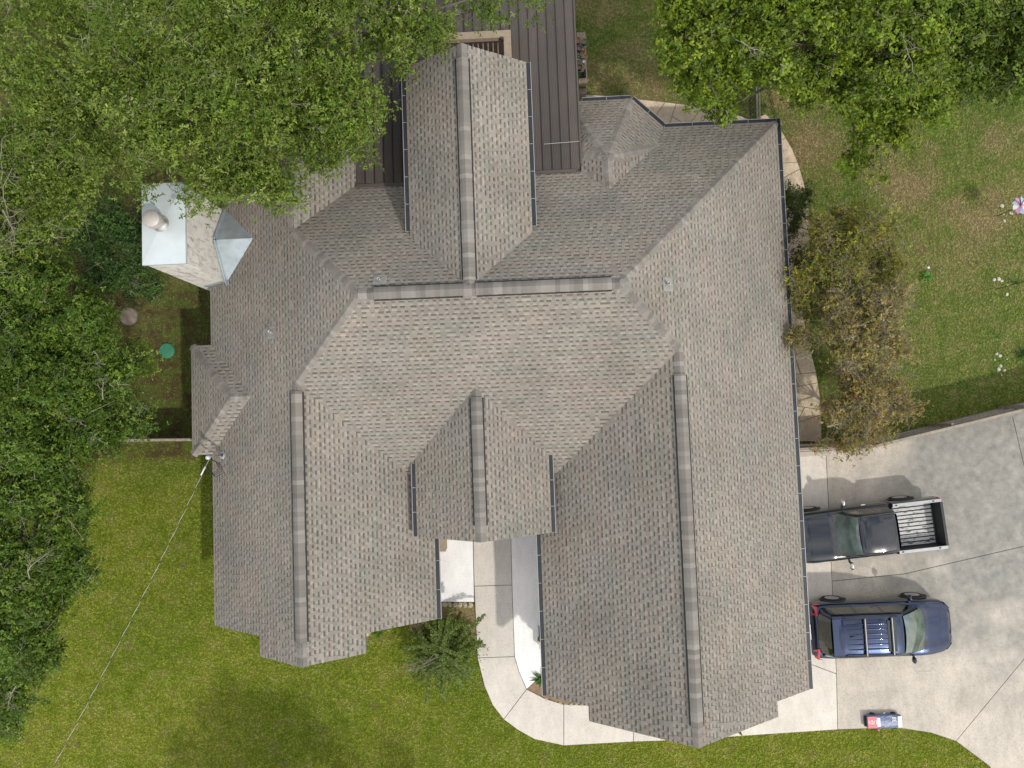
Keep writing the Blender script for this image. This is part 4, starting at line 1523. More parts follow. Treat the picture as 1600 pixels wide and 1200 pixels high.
b = MB(); b.face([(-.955, -.66, 1.075), (-.955, .66, 1.075), (-1.0, .68, 1.055), (-1.0, -.68, 1.055)]); b.build('cab_back_sill', M['plastic'], truck)

# ---------------------------------------------------------------- toy car by the lawn edge
tc = at(1381, 1127, 0.22)
toy = empty('toy_car', (tc.x, tc.y, 0.06), suv_yaw * 0.3, 'small low toy car in red, blue and white at the driveway edge', 'toy car')
b = loft(dense((-.60, .60, 14)), lambda x: [(.20, .05), (.235 - .03 * (abs(x) > .5), .09), (.24 - .03 * (abs(x) > .5), .17), (.205 - .03 * (abs(x) > .5), .215), (.1, .23), (0, .232)])
b.build('body', M['toyblue'], toy)


def toy_patch(x0, x1, y0, y1, z, mat, name):
    b = MB(); b.box(x0, x1, y0, y1, z - .012, z); return b.build(name, M[mat], toy)


toy_patch(-.60, -.27, -.20, .20, .240, 'toyred', 'hood')
toy_patch(.46, .60, -.19, .19, .240, 'white', 'tail')
trn = random.Random(4)
for k in range(13):
    y = -.19 + trn.uniform(0, .38); x = -.2 + trn.uniform(0, .45)
    b = MB(); w = trn.uniform(.008, .02); L = trn.uniform(.08, .2)
    b.face([(x, y, .2425), (x + L, y + L * .35, .2425), (x + L + .03, y + L * .35 + w, .2425), (x + .02, y + w, .2425)])
    b.build('stripe', M['white'], toy)
toy_patch(-.27, -.16, -.16, .16, .2405, 'white', 'stripe')


def lettering(txt, size, loc, rz, mat, parent):
    cu = bpy.data.curves.new('lettering', 'FONT')
    cu.body = txt; cu.size = size; cu.extrude = 0.002; cu.align_x = 'CENTER'; cu.align_y = 'CENTER'
    ob = bpy.data.objects.new('tmp', cu)
    COL.objects.link(ob)
    bpy.context.view_layer.update()
    me = bpy.data.meshes.new_from_object(ob.evaluated_get(bpy.context.evaluated_depsgraph_get()))
    bpy.data.objects.remove(ob)
    me.materials.clear()
    return link('lettering', me, M[mat], parent, loc, (0, 0, rz))


lettering('10/1', .20, (-.43, 0.0, .243), 0, 'white', toy)
lettering('38', .20, (.34, .08, .244), math.radians(90), 'white', toy)
for s in (1, -1):
    for x in (-.36, .38):
        b = MB(); b.lathe([(0, -.035), (.075, -.035), (.085, -.02), (.085, .02), (.075, .035), (0, .035)], 16); b.build('wheel', M['rubber'], toy, (x, s * .235, .085), (math.radians(90), 0, 0))
b = MB(); b.lathe([(0, 0), (.05, 0), (.05, .09), (0, .1)], 10); b.build('side_tank', M['toyred'], toy, (-.2, -.29, .06))
b = MB(); b.bar((.02, .25, .12), (.06, .30, .14), .02, .02); b.build('side_mirror', M['white'], toy)
b = MB(); b.box(-.66, -.60, -.18, .18, .06, .12); b.build('bumper', M['rubber'], toy)

# ================================================================== VEGETATION
def np_mesh(name, verts, faces4, cols=None, smooth=False):
    """fast mesh from arrays; faces4 (n, 3|4)"""
    me = bpy.data.meshes.new(name)
    nv, nf, k = len(verts), len(faces4), faces4.shape[1]
    me.vertices.add(nv)
    me.vertices.foreach_set('co', np.ascontiguousarray(verts, np.float32).ravel())
    me.loops.add(nf * k)
    me.loops.foreach_set('vertex_index', np.ascontiguousarray(faces4, np.int32).ravel())
    me.polygons.add(nf)
    me.polygons.foreach_set('loop_start', np.arange(0, nf * k, k, dtype=np.int32))
    me.polygons.foreach_set('loop_total', np.full(nf, k, np.int32))
    if smooth: me.polygons.foreach_set('use_smooth', np.ones(nf, bool))
    if cols is not None:
        a = me.color_attributes.new('tint', 'FLOAT_COLOR', 'POINT')
        c4 = np.ones((nv, 4), np.float32); c4[:, :3] = cols
        a.data.foreach_set('color', c4.ravel())
    me.update(calc_edges=True)
    me.validate()
    return me


def leaves(centers, dirs, L, ratio, cols, rg, tilt=0.55, nrm=None, based=False):
    """one rhombic leaf per row, its blade near the given normal"""
    n = len(centers)
    nz = np.stack([rg.normal(0, tilt, n), rg.normal(0, tilt, n), np.ones(n)], 1) if nrm is None else nrm + rg.normal(0, tilt, (n, 3))
    nz /= np.linalg.norm(nz, axis=1)[:, None]
    d = dirs - nz * (dirs * nz).sum(1)[:, None]
    d /= np.linalg.norm(d, axis=1)[:, None] + 1e-9
    s = np.cross(nz, d)
    l = (L * rg.uniform(0.65, 1.3, n))[:, None]
    w = l * ratio / 2
    if based: centers = centers + d * l * .5
    base, tip = centers - d * l * .5, centers + d * l * .5
    v = np.stack([base, centers + s * w + d * l * .06, tip - nz * l * .08, centers - s * w + d * l * .06], 1).reshape(-1, 3)
    f = np.arange(n * 4).reshape(n, 4)
    return v, f, np.repeat(cols, 4, 0)


def prisms(p0, p1, r0, r1):
    """thin three-sided twigs, vectorised"""
    d = p1 - p0
    d /= np.linalg.norm(d, axis=1)[:, None] + 1e-9
    h = np.tile(np.array([[0.31, 0.17, 0.94]]), (len(p0), 1))
    s = np.cross(d, h); s /= np.linalg.norm(s, axis=1)[:, None] + 1e-9
    t = np.cross(d, s)
    ring = []
    for k in range(3):
        a = 2 * math.pi * k / 3
        ring.append(s * math.cos(a) + t * math.sin(a))
    v = np.stack([p0 + ring[k] * r0[:, None] for k in range(3)] + [p1 + ring[k] * r1[:, None] for k in range(3)], 1).reshape(-1, 3)
    i = (np.arange(len(p0)) * 6)[:, None]
    f = np.concatenate([i + np.array([[0, 1, 4, 3]]), i + np.array([[1, 2, 5, 4]]), i + np.array([[2, 0, 3, 5]])], 0)
    return v, f


def pick_cols(pal, n, rg, jit=0.15, centers=None, k=None):
    pal = np.array(pal, np.float32)
    idx = rg.integers(0, len(pal), n)
    c = pal[idx] * rg.uniform(1 - jit, 1 + jit, (n, 1))
    return c


def make_tree(name, label, cat, base, lobes, pal, n_clusters, per, leaf, ratio=0.42, sig=0.26, seed=1, trunk_r=0.3, group=None,
              twigs=0.25, twig_r=0.012, mat='leaf', tilt=0.6, bare=(), shell=0.58, clump_var=0.42, floor=0.4, bark='bark', splay=1.0, gaps=.3):
    """lobes: (x, y, z, radius, half-height). Tapered trunk, limbs to every lobe, leaf sprays through the crown."""
    rg = np.random.default_rng(seed)
    base = Vector(base)
    root = empty(name, base, 0, label, cat, group)
    off = np.array(base)
    lb = np.array(lobes, float)
    cen = Vector(lb[:, :3].mean(0))
    b = MB()
    fork = base + (cen - base) * 0.38
    fork = V3(base.x + (cen.x - base.x) * 0.3, base.y + (cen.y - base.y) * 0.3, cen.z * 0.42)
    P = [base - base, (base.lerp(fork, .35) + V3(.08, -.05, 0)) - base, fork - base]
    b.tube(P, [trunk_r * 1.25, trunk_r, trunk_r * .85], 10)
    b.build('trunk', M[bark], root)
    rr = random.Random(seed)
    for (x, y, z, r, h) in lobes:
        e = V3(x, y, z + h * 0.35)
        m1 = fork.lerp(e, .4) + V3(rr.uniform(-.3, .3), rr.uniform(-.3, .3), rr.uniform(.0, .4))
        m2 = fork.lerp(e, .75) + V3(rr.uniform(-.3, .3), rr.uniform(-.3, .3), rr.uniform(.0, .3))
        b = MB()
        k = trunk_r * 0.42
        b.tube([fork - base, m1 - base, m2 - base, e - base], [k, k * .7, k * .4, k * .12], 7)
        b.build('limb', M[bark], root)
    # boughs: every lobe breaks up into smaller rounded clumps
    sub = []
    for (x, y, z, r, h) in lobes:
        sub.append((x, y, z - h * .1, r * .72, h * .72))
        for _ in range(int(3 + 4.2 * r * r)):
            d_ = rg.normal(size=3); d_[2] = abs(d_[2]) * .8; d_ /= np.linalg.norm(d_)
            rs = max(.26, min(.62, r * rg.uniform(.3, .5)))
            q_ = np.array([x, y, z]) + d_ * np.array([r - rs * .45, r - rs * .45, h]) * rg.uniform(.75, 1.03)
            sub.append((q_[0], q_[1], q_[2] + rg.uniform(-.1, .2), rs, rs * .75))
    lb = np.array(sub, float)
    # clusters
    wgt = lb[:, 3] ** 2
    li = rg.choice(len(lb), n_clusters, p=wgt / wgt.sum())
    u = rg.normal(size=(n_clusters, 3)); u[:, 2] = np.abs(u[:, 2]) * 0.9 + rg.normal(0, .25, n_clusters)
    u /= np.linalg.norm(u, axis=1)[:, None]
    inner = rg.random(n_clusters) > shell
    u[inner, 2] -= .45
    rad = np.where(~inner, rg.uniform(.82, 1.06, n_clusters), rg.uniform(.3, .85, n_clusters))
    # lumpy outline
    lump = np.array([1 + 0.15 * mnoise.noise(Vector((u[i, 0] * 2.3 + li[i] * 7.1, u[i, 1] * 2.3, u[i, 2] * 2.3 + seed))) for i in range(n_clusters)])
    rad = rad * lump
    C = lb[li, :3] + u * rad[:, None] * np.stack([lb[li, 3], lb[li, 3], lb[li, 4]], 1)
    C[:, 2] = np.maximum(C[:, 2], floor)
    # thin out some neighbourhoods so gaps open between the sprays
    gap = np.array([mnoise.noise(Vector((c[0] * 1.15, c[1] * 1.15, c[2] * .6 + seed * 3.3))) for c in C])
    keep = gap > -gaps + rg.normal(0, .07, n_clusters)
    C, u, li = C[keep], u[keep], li[keep]
    nc = len(C)
    # every spray leans its own way, so sprays catch the light differently
    cn = u * .55 + np.array([0, 0, .75]) + rg.normal(0, .5, (nc, 3))
    cn /= np.linalg.norm(cn, axis=1)[:, None]
    kk = 6
    ns = max(2, per // kk)
    sc = np.repeat(np.arange(nc), ns)
    so = rg.normal(size=(len(sc), 3)) * np.array([sig, sig, sig * .5])
    so -= cn[sc] * ((so * cn[sc]).sum(1) * .6)[:, None]
    sp_ = C[sc] + so
    cl = np.repeat(np.arange(len(sc)), kk)
    n = len(cl)
    az = rg.uniform(0, 2 * math.pi, n)
    dirs = np.stack([np.cos(az), np.sin(az), rg.normal(.15, .3, n)], 1)
    cc = pick_cols(pal, nc, rg, clump_var) * np.where(rg.random((nc, 1)) < .3, .55, 1.08)
    cols = cc[sc[cl]] * .6 + pick_cols(pal, n, rg, .25) * .4
    v, f, c4 = leaves(sp_[cl] + rg.normal(0, .02, (n, 3)), dirs, leaf, ratio, cols, rg, tilt * .55, cn[sc[cl]], True)
    me = np_mesh('crown', v - off, f, c4)
    tag(link('crown', me, M[mat], root), kind='stuff')
    # twigs inside the sprays
    nt = int(nc * twigs)
    if nt:
        sel = rg.choice(nc, nt, replace=nt > nc)
        p1 = C[sel] + rg.normal(0, .1, (nt, 3))
        lc = lb[li[sel], :3] + np.array([0, 0, .2])
        back = p1 + (lc - p1) * rg.uniform(.12, .4, (nt, 1)) + rg.normal(0, .1, (nt, 3)) * splay
        r = twig_r * rg.uniform(.6, 1.5, nt)
        A, B2, R0, R1 = [back], [p1], [r], [r * .5]
        for _ in range(3):
            q = p1 + rg.normal(0, .22, (nt, 3)) * np.array([1, 1, .5]) * splay
            A.append(p1 * .7 + back * .3); B2.append(q); R0.append(r * .55); R1.append(r * .25)
        v, f = prisms(np.concatenate(A), np.concatenate(B2), np.concatenate(R0), np.concatenate(R1))
        tag(link('twigs', np_mesh('twigs', v - off, f), M['twig2' if mat == 'leaf2' else 'twig'], root), kind='stuff')
    for (x, y, z, r, k) in bare:
        # a dead, leafless branch with its twigs lying in the crown
        A, B2, R0, R1 = [], [], [], []
        h0 = rg.uniform(0, 2 * math.pi)

        def grow(p, hd, ln, rad_, depth):
            nseg = 5
            for i_ in range(nseg):
                hd += rg.normal(0, .32)
                q = p + np.array([[math.cos(hd), math.sin(hd), rg.normal(.02, .22)]]) * ln / nseg
                r1_ = rad_ * (1 - .16)
                A.append(p); B2.append(q); R0.append([rad_]); R1.append([r1_])
                if depth < 2:
                    for _ in range(1 if depth else 2):
                        if rg.random() < .8: grow(q, hd + rg.choice([-1, 1]) * rg.uniform(.4, 1.2), ln * rg.uniform(.3, .55), rad_ * .5, depth + 1)
                p, rad_ = q, r1_
        for _ in range(max(1, int(k) // 6)):
            grow(np.array([[x, y, z]]) + rg.normal(0, r * .22, (1, 3)) * np.array([1, 1, .3]), h0 + rg.normal(0, .6), r * rg.uniform(.8, 1.3), .020, 0)
        v, f = prisms(np.concatenate(A), np.concatenate(B2), np.concatenate(R0), np.concatenate(R1))
        tag(link('dead_branch', np_mesh('dead_branch', v - off, f), M['twig'], root), kind='stuff')
    return root


def lob(u, v, z, r, h):
    p = at(u, v, z)
    return (p.x, p.y, z - h * .5, r, h)


OAK = [(0.104, 0.162, 0.018), (0.153, 0.217, 0.029), (0.068, 0.114, 0.011), (0.208, 0.267, 0.052), (0.049, 0.093, 0.01), (0.244, 0.281, 0.091), (0.123, 0.193, 0.018), (0.074, 0.131, 0.014)]
OAK_D = [(0.051, 0.103, 0.013), (0.091, 0.155, 0.019), (0.035, 0.076, 0.01), (0.125, 0.19, 0.028), (0.063, 0.121, 0.019), (0.171, 0.23, 0.035)]
OAK_Y = [(0.128, 0.194, 0.016), (0.192, 0.266, 0.025), (0.079, 0.137, 0.013), (0.269, 0.337, 0.034), (0.061, 0.11, 0.011), (0.154, 0.207, 0.034), (0.102, 0.162, 0.015)]
GLOSS = [(0.051, 0.109, 0.029), (0.072, 0.142, 0.034), (0.039, 0.084, 0.023), (0.09, 0.167, 0.044)]

# big live oak over the rear left corner
make_tree('live_oak', 'huge live oak spreading over the chimney and rear left roof', 'tree', (-13.2, 11.6, 0), [
    lob(90, 60, 8.2, 2.6, 1.7), lob(250, 90, 9.0, 2.7, 1.9), lob(400, 70, 8.8, 2.4, 1.8), lob(500, 150, 7.6, 1.9, 1.5), lob(540, 40, 8.0, 1.8, 1.5),
    lob(330, 190, 8.4, 2.2, 1.6), lob(190, 185, 8.0, 1.9, 1.5), lob(60, 200, 7.6, 2.0, 1.5), lob(430, 235, 7.2, 1.5, 1.1), lob(335, 280, 7.0, .85, .8),
    lob(550, 205, 6.8, 1.0, .9), lob(240, 238, 7.3, .8, .7), lob(640, 30, 7.2, 1.15, 1.0), lob(740, -8, 7.0, .85, .8), lob(95, 275, 7.2, 1.1, 1.0), lob(505, 240, 6.8, .75, .6),
    lob(830, -12, 6.8, .75, .6), lob(620, 85, 6.8, .65, .6), lob(150, -60, 8.0, 2.2, 1.5), lob(400, -70, 8.0, 2.4, 1.5), lob(600, -60, 7.6, 1.6, 1.2),
], OAK, 10500, 36, .090, .40, .19, 3, .42, twigs=.09, twig_r=.009, bare=[tuple(at(165, 100, 9.0)) + (1.1, 9), tuple(at(172, 60, 9.2)) + (.9, 6), tuple(at(350, 240, 8.0)) + (.5, 5), tuple(at(120, 45, 8.6)) + (.9, 6)], floor=5.6)
make_tree('live_oak', 'oak at the left picture edge with bare grey branches', 'tree', (-18.4, 7.0, 0), [
    lob(20, 330, 6.6, 1.8, 1.4), lob(-40, 250, 7.0, 1.9, 1.4), lob(70, 345, 6.2, 1.15, 1.0), lob(-60, 370, 6.4, 1.6, 1.2), lob(60, 270, 6.6, 1.1, .9),
], OAK, 2000, 36, .090, .40, .19, 8, .3, twigs=.3, bare=[tuple(at(35, 275, 7.7)) + (1.5, 26), tuple(at(10, 300, 7.6)) + (1.2, 14)], floor=3.2)
# low glossy tree beneath the chimney
make_tree('evergreen_shrub', 'dark glossy evergreen growing below the chimney', 'shrub', (-14.6, 5.6, 0), [
    lob(185, 400, 3.4, 1.15, 1.0), lob(160, 360, 3.6, 1.2, 1.0), lob(215, 430, 2.9, .8, .7), lob(150, 425, 3.0, .7, .7), lob(225, 380, 3.2, .9, .8), lob(130, 385, 3.1, .8, .7),
], GLOSS, 1000, 30, .10, .40, .20, 5, .12, twigs=.05, floor=.5, tilt=.75)
make_tree('oak_tree', 'dark green oak in the left yard overhanging the wood fence', 'tree', (-16.8, 0.8, 0), [
    lob(30, 440, 6.0, 1.5, 1.2), lob(60, 520, 6.4, 1.7, 1.3), lob(10, 590, 6.6, 1.8, 1.4), lob(110, 590, 5.8, 1.4, 1.1), lob(170, 640, 5.0, 1.1, .9), lob(80, 660, 6.0, 1.5, 1.2),
    lob(180, 560, 4.8, 1.0, .8), lob(120, 490, 5.0, .9, .8), lob(-30, 500, 6.2, 1.6, 1.2), lob(200, 660, 4.4, .75, .6), lob(135, 670, 5.0, .9, .7),
], OAK_D, 5000, 36, .095, .46, .19, 12, .3, twigs=.10, twig_r=.010, bare=[tuple(at(165, 630, 5.9)) + (.6, 4), tuple(at(150, 660, 5.9)) + (.6, 4)], floor=2.4)
make_tree('oak_tree', 'dark oak at the lower left edge above the front lawn', 'tree', (-18.0, -4.6, 0), [
    lob(20, 740, 6.0, 1.5, 1.2), lob(80, 760, 5.4, 1.2, 1.0), lob(30, 830, 6.2, 1.6, 1.3), lob(95, 880, 5.2, .9, .8), lob(20, 920, 6.0, 1.4, 1.1), lob(70, 930, 5.2, .9, .8),
    lob(10, 1010, 5.8, 1.3, 1.0), lob(50, 1030, 5.0, .75, .7), lob(10, 1090, 5.0, .95, .8), lob(-30, 960, 6.0, 1.5, 1.2), lob(105, 810, 5.0, .7, .6), lob(0, 1140, 4.2, .5, .5), lob(120, 895, 4.6, .35, .35),
], OAK_D, 4600, 36, .095, .46, .19, 13, .28, twigs=.11, twig_r=.010, bare=[tuple(at(40, 905, 6.9)) + (1.0, 6), tuple(at(30, 1075, 6.0)) + (.6, 5)], floor=2.2)
# upper right oaks
make_tree('post_oak', 'bright green oak at the top right reaching toward the back eave', 'tree', (11.8, 13.6, 0), [
    lob(1090, 40, 6.6, 1.25, 1.0), lob(1150, 90, 6.2, 1.1, .9), lob(1100, 130, 5.4, .95, .8), lob(1060, 70, 5.8, .8, .7), lob(1200, 30, 7.0, 1.5, 1.2), lob(1290, 60, 7.2, 1.5, 1.2),
    lob(1400, 50, 7.4, 1.7, 1.3), lob(1350, 130, 6.4, 1.3, 1.0), lob(1270, 130, 6.0, 1.0, .8), lob(1440, 120, 6.4, 1.2, 1.0), lob(1130, 170, 4.6, .55, .5), lob(1380, 190, 5.2, .85, .7),
    lob(1395, 205, 4.8, .6, .5), lob(1350, 240, 3.8, .42, .4), lob(1378, 262, 3.5, .3, .3), lob(1085, -20, 6.8, 1.3, 1.0), lob(1250, -40, 7.2, 1.6, 1.2), lob(1400, -50, 7.2, 1.6, 1.2), lob(1330, 255, 3.5, .25, .3),
], OAK_Y, 4600, 36, .105, .55, .18, 21, .3, twigs=.14, twig_r=.012, clump_var=.55, bare=[tuple(at(1410, 40, 8.0)) + (1.0, 6), tuple(at(1165, 60, 7.2)) + (.6, 4), tuple(at(1160, 135, 5.8)) + (.35, 3)], floor=2.6, shell=.55)
make_tree('broadleaf_tree', 'darker dense tree in the top right corner', 'tree', (18.6, 12.6, 0), [
    lob(1560, 50, 6.2, 1.5, 1.2), lob(1510, 90, 5.6, 1.2, 1.0), lob(1570, 120, 5.4, 1.1, .9), lob(1490, 40, 6.4, 1.3, 1.0), lob(1620, 60, 6.2, 1.6, 1.2), lob(1500, 140, 4.6, .6, .6), lob(1560, -30, 6.4, 1.6, 1.2),
], [(.090, .145, .020), (.125, .185, .024), (.060, .105, .016), (.150, .205, .030)], 1900, 36, .105, .5, .19, 23, .25, twigs=.15, floor=2.2)

# row of thin brown-and-red small trees by the driveway
MYR_G = [(0.238, 0.261, 0.029), (0.149, 0.194, 0.026), (0.316, 0.312, 0.034), (0.103, 0.144, 0.023), (0.238, 0.186, 0.046), (0.175, 0.22, 0.026), (0.374, 0.375, 0.065), (0.07, 0.112, 0.026)]
MYR_B = [(0.307, 0.257, 0.098), (0.211, 0.202, 0.068), (0.317, 0.227, 0.088), (0.392, 0.319, 0.098), (0.149, 0.155, 0.053), (0.253, 0.257, 0.079), (0.422, 0.329, 0.118), (0.18, 0.196, 0.058), (0.451, 0.341, 0.142), (0.069, 0.085, 0.032)]
make_tree('crape_myrtle', 'yellow-green small tree nearest the side shrub', 'tree', (11.4, 6.2, 0), [
    lob(1310, 380, 3.4, 1.1, .9), lob(1280, 430, 3.0, .9, .8), lob(1370, 370, 3.2, .85, .8), lob(1330, 340, 2.8, .6, .6), lob(1270, 480, 2.8, .7, .7), lob(1390, 410, 3.0, .7, .7), lob(1330, 440, 3.2, .9, .8),
], MYR_G + MYR_B[:3], 1400, 36, .080, .5, .20, 31, .07, twigs=.7, twig_r=.010, mat='leaf2', bark='twig', floor=.6, shell=.5, splay=1.3,
    bare=[tuple(at(1290, 460, 3.6)) + (.45, 6)])
make_tree('crape_myrtle', 'brownish twiggy small tree between the yellow-green one and the fence', 'tree', (11.3, 2.8, 0), [
    lob(1345, 500, 3.6, 1.1, 1.0), lob(1380, 460, 3.2, .9, .8), lob(1390, 530, 3.2, .9, .8), lob(1318, 522, 3.0, .6, .8), lob(1340, 560, 3.4, 1.0, .9), lob(1252, 528, 2.9, .2, .25),
], MYR_B, 1700, 36, .074, .5, .20, 32, .07, twigs=1.1, twig_r=.010, mat='leaf2', bark='twig', floor=.6, shell=.5, splay=1.3,
    bare=[tuple(at(1270, 545, 3.4)) + (.6, 8), tuple(at(1330, 525, 4.4)) + (.5, 5)])
make_tree('crape_myrtle', 'reddish twiggy small tree in the corner of the fence', 'tree', (11.4, -0.2, 0), [
    lob(1335, 620, 3.4, .95, .9), lob(1370, 600, 3.0, .85, .8), lob(1320, 642, 3.0, .6, .8), lob(1350, 660, 3.0, .8, .7), lob(1285, 690, 2.2, .36, .4), lob(1400, 620, 2.6, .5, .5), lob(1330, 690, 2.4, .45, .4), lob(1415, 632, 2.4, .28, .3),
], MYR_B + [(.30, .07, .05), (.30, .25, .06)], 1600, 36, .074, .5, .20, 33, .07, twigs=1.1, twig_r=.010, mat='leaf2', bark='twig', floor=.6, shell=.5, splay=1.3,
    bare=[tuple(at(1290, 665, 3.4)) + (.6, 9)])
make_tree('leafy_shrub', 'green shrub against the east eave over the side path', 'shrub', (9.9, 7.9, 0), [
    lob(1238, 315, 1.7, .48, .6), lob(1245, 345, 1.5, .45, .6), lob(1230, 360, 1.3, .35, .5), lob(1255, 305, 1.2, .3, .4), lob(1232, 300, 1.5, .35, .5)],
    [(.050, .095, .022), (.070, .120, .028), (.12, .14, .03), (.04, .075, .02)], 260, 22, .085, .5, .13, 41, .04, twigs=.4, twig_r=.007, mat='leaf2', floor=.2, group=None)
make_tree('leafy_shrub', 'yellow-green bush beside the stone path lower down the east eave', 'shrub', (9.9, 4.9, 0), [
    lob(1256, 425, 1.6, .4, .5), lob(1268, 450, 1.5, .38, .5), lob(1250, 400, 1.3, .28, .4)],
    [(.16, .17, .03), (.10, .12, .03), (.19, .17, .05), (.07, .09, .03)], 170, 20, .08, .5, .13, 42, .04, twigs=.6, twig_r=.007, mat='leaf2', floor=.2)

# arching shrub in front of the porch: sprays radiate from the stem
fs = empty('arching_shrub', at(700, 1000, 0), 0, 'arching green shrub on the front lawn beside the walkway', 'shrub')
rg = np.random.default_rng(77)
fo = np.array(at(700, 1000, 0))
stemc = np.array([0, 0, .9])
Lp_, Ld_, Lc_, A, B2, R0, R1 = [], [], [], [], [], [], []
for k in range(230):
    a = rg.uniform(0, 2 * math.pi); ln = rg.uniform(.5, 1.5) * (1.12 if math.sin(a) < 0 else .92)
    z0 = rg.uniform(.5, 1.7)
    p = np.array([rg.normal(0, .22), rg.normal(0, .22), z0]); d = np.array([math.cos(a), math.sin(a), rg.uniform(.1, .9)])
    d /= np.linalg.norm(d); drop = rg.uniform(.05, .16)
    n_ = 12; prev = p
    bare_ = rg.random() < .06
    for i in range(n_):
        d = d + np.array([0, 0, -drop]); d /= np.linalg.norm(d)
        q = prev + d * ln / n_
        q[2] = max(q[2], .05)
        A.append(prev); B2.append(q); r_ = .006 * (1 - i / n_) + .002; R0.append(r_); R1.append(r_ * .85)
        if not bare_ and i > 1:
            for s in range(13):
                side = rg.choice([-1, 1]); dd = np.array([-d[1] * side, d[0] * side, rg.uniform(-.1, .3)]) + d * .7
                t = rg.random()
                Lp_.append(prev + (q - prev) * t + dd * .035 + rg.normal(0, .012, 3)); Ld_.append(dd)
        prev = q
for k in range(5200):      # inner leaf mass
    a = rg.uniform(0, 2 * math.pi); r_ = abs(rg.normal(0, .48))
    Lp_.append(np.array([math.cos(a) * r_ * 1.1, math.sin(a) * r_ - .06, 1.25 - .35 * r_ + rg.normal(0, .22) + .25 * math.sin(a * 5 + 1.3)])); Ld_.append(np.array([math.cos(a), math.sin(a), rg.normal(0, .4)]) + rg.normal(0, .5, 3))
n_ = len(Lp_)
cols = pick_cols([(.125, .185, .036), (.090, .145, .030), (.165, .215, .048), (.060, .105, .024), (.19, .23, .055)], n_, rg, .3)
v, f, c4 = leaves(np.array(Lp_), np.array(Ld_), .085, .46, cols, rg, .4)
tag(link('foliage', np_mesh('foliage', v, f, c4), M['leaf2'], fs), kind='stuff')
v, f = prisms(np.array(A), np.array(B2), np.array(R0), np.array(R1))
tag(link('stems', np_mesh('stems', v, f), M['twig'], fs), kind='stuff')
b = MB(); b.tube([(0, 0, 0), (.03, .02, .5), (0, .05, 1.1)], [.06, .05, .03], 8); b.build('trunk', M['bark'], fs)
tw = at(648, 1062, 1.9) - at(700, 1000, 0)
A, B2, R0, R1 = [], [], [], []
for k in range(9):
    s = np.array([-.1, -.1, 1.7]) + rg.normal(0, .12, 3); e = np.array([-1.0 - rg.uniform(0, .75), -.62 - rg.uniform(-.3, .35), 1.45 + rg.uniform(-.3, .3)])
    if k > 5: e = s + (e - s) * .6
    m_ = (s + e) / 2 + np.array([0, 0, .15]) + rg.normal(0, .06, 3)
    A += [s, m_]; B2 += [m_, e]; R0 += [.011, .008]; R1 += [.008, .003]
    for _ in range(4):
        t = rg.uniform(.2, .9); q = m_ + (e - m_) * t; A.append(q); B2.append(q + rg.normal(0, .17, 3) * np.array([1, 1, .4])); R0.append(.006); R1.append(.003)
v, f = prisms(np.array(A), np.array(B2), np.array(R0), np.array(R1))
tag(link('bare_stems', np_mesh('bare_stems', v, f), M['twig'], fs), kind='stuff')


def tuft_plant(name, loc, label, n, L, w, pal, seed, spread=.5, cat='plant', group=None):
    """strap leaves arching out of one crown"""
    rg = np.random.default_rng(seed)
    root = empty(name, loc, 0, label, cat, group)
    b = MB()
    for k in range(n):
        a = rg.uniform(0, 2 * math.pi); l = L * rg.uniform(.6, 1.15); e = rg.uniform(.3, 1.1) * spread
        c_ = tuple(pal[rg.integers(len(pal))])
        pts = []
        for i in range(5):
            t = i / 4
            pts.append(Vector((math.cos(a) * l * e * t, math.sin(a) * l * e * t, l * (t * 1.0 - .55 * t * t) * (1.2 - e * .6))))
        s = V3(-math.sin(a), math.cos(a), 0)
        for i in range(4):
            w0, w1 = w * (1 - .8 * (i / 4) ** 2), w * (1 - .8 * ((i + 1) / 4) ** 2)
            if i == 3: w1 = .002
            b.face([pts[i] - s * w0 / 2, pts[i] + s * w0 / 2, pts[i + 1] + s * w1 / 2, pts[i + 1] - s * w1 / 2], c_)
    tag(b.build('leaves', M['leaf2'], root), kind='stuff')
    return root


tuft_plant('strap_leaf_plant', at(594, 988, 0), 'small strap-leaved plant peeking out below the left wing eave', 34, .5, .03, [(.10, .19, .03), (.14, .22, .04)], 3, .9)
tuft_plant('broad_leaf_plant', at(846, 1060, 0), 'leafy green plant in the soil bed beside the white porch', 40, .5, .08, [(.06, .13, .03), (.09, .16, .04)], 4, .8)
tuft_plant('yard_plant', at(1447, 432, 0), 'bright green lone plant by a pale stake on the right lawn', 36, .34, .06, [(.10, .26, .05), (.14, .32, .06)], 5, .9)
tuft_plant('yard_plant', at(1586, 442, 0), 'thin grassy plant beside the edged stone ring', 18, .5, .02, [(.12, .17, .04), (.09, .13, .03)], 6, .9)
tuft_plant('yard_plant', at(1598, 553, 0), 'dark green plant at the right picture edge', 40, .45, .05, [(.04, .10, .02), (.06, .13, .03)], 7, .9)

# tree outside the frame at the bottom; its crown shades the front lawn
make_tree('street_tree', 'thin-crowned tree below the picture shading the front lawn', 'tree', (-7.0, -15.2, 0), [
    (-7.9, -14.2, 4.3, 1.5, .9), (-6.2, -14.4, 4.6, 1.6, .9), (-9.6, -14.6, 4.0, 1.3, .8), (-4.6, -14.9, 4.2, .9, .7), (-7.2, -15.6, 4.9, 1.7, .9), (-1.9, -15.6, 4.9, .6, .8), (-8.7, -13.0, 1.9, .5, .5), (-6.6, -13.1, 2.0, .5, .5)],
    [(.10, .11, .04), (.13, .12, .05), (.08, .10, .03)], 1300, 30, .10, .45, .3, 51, .14, twigs=1.2, twig_r=.012, mat='leaf2', floor=.6, shell=.4, splay=1.4)

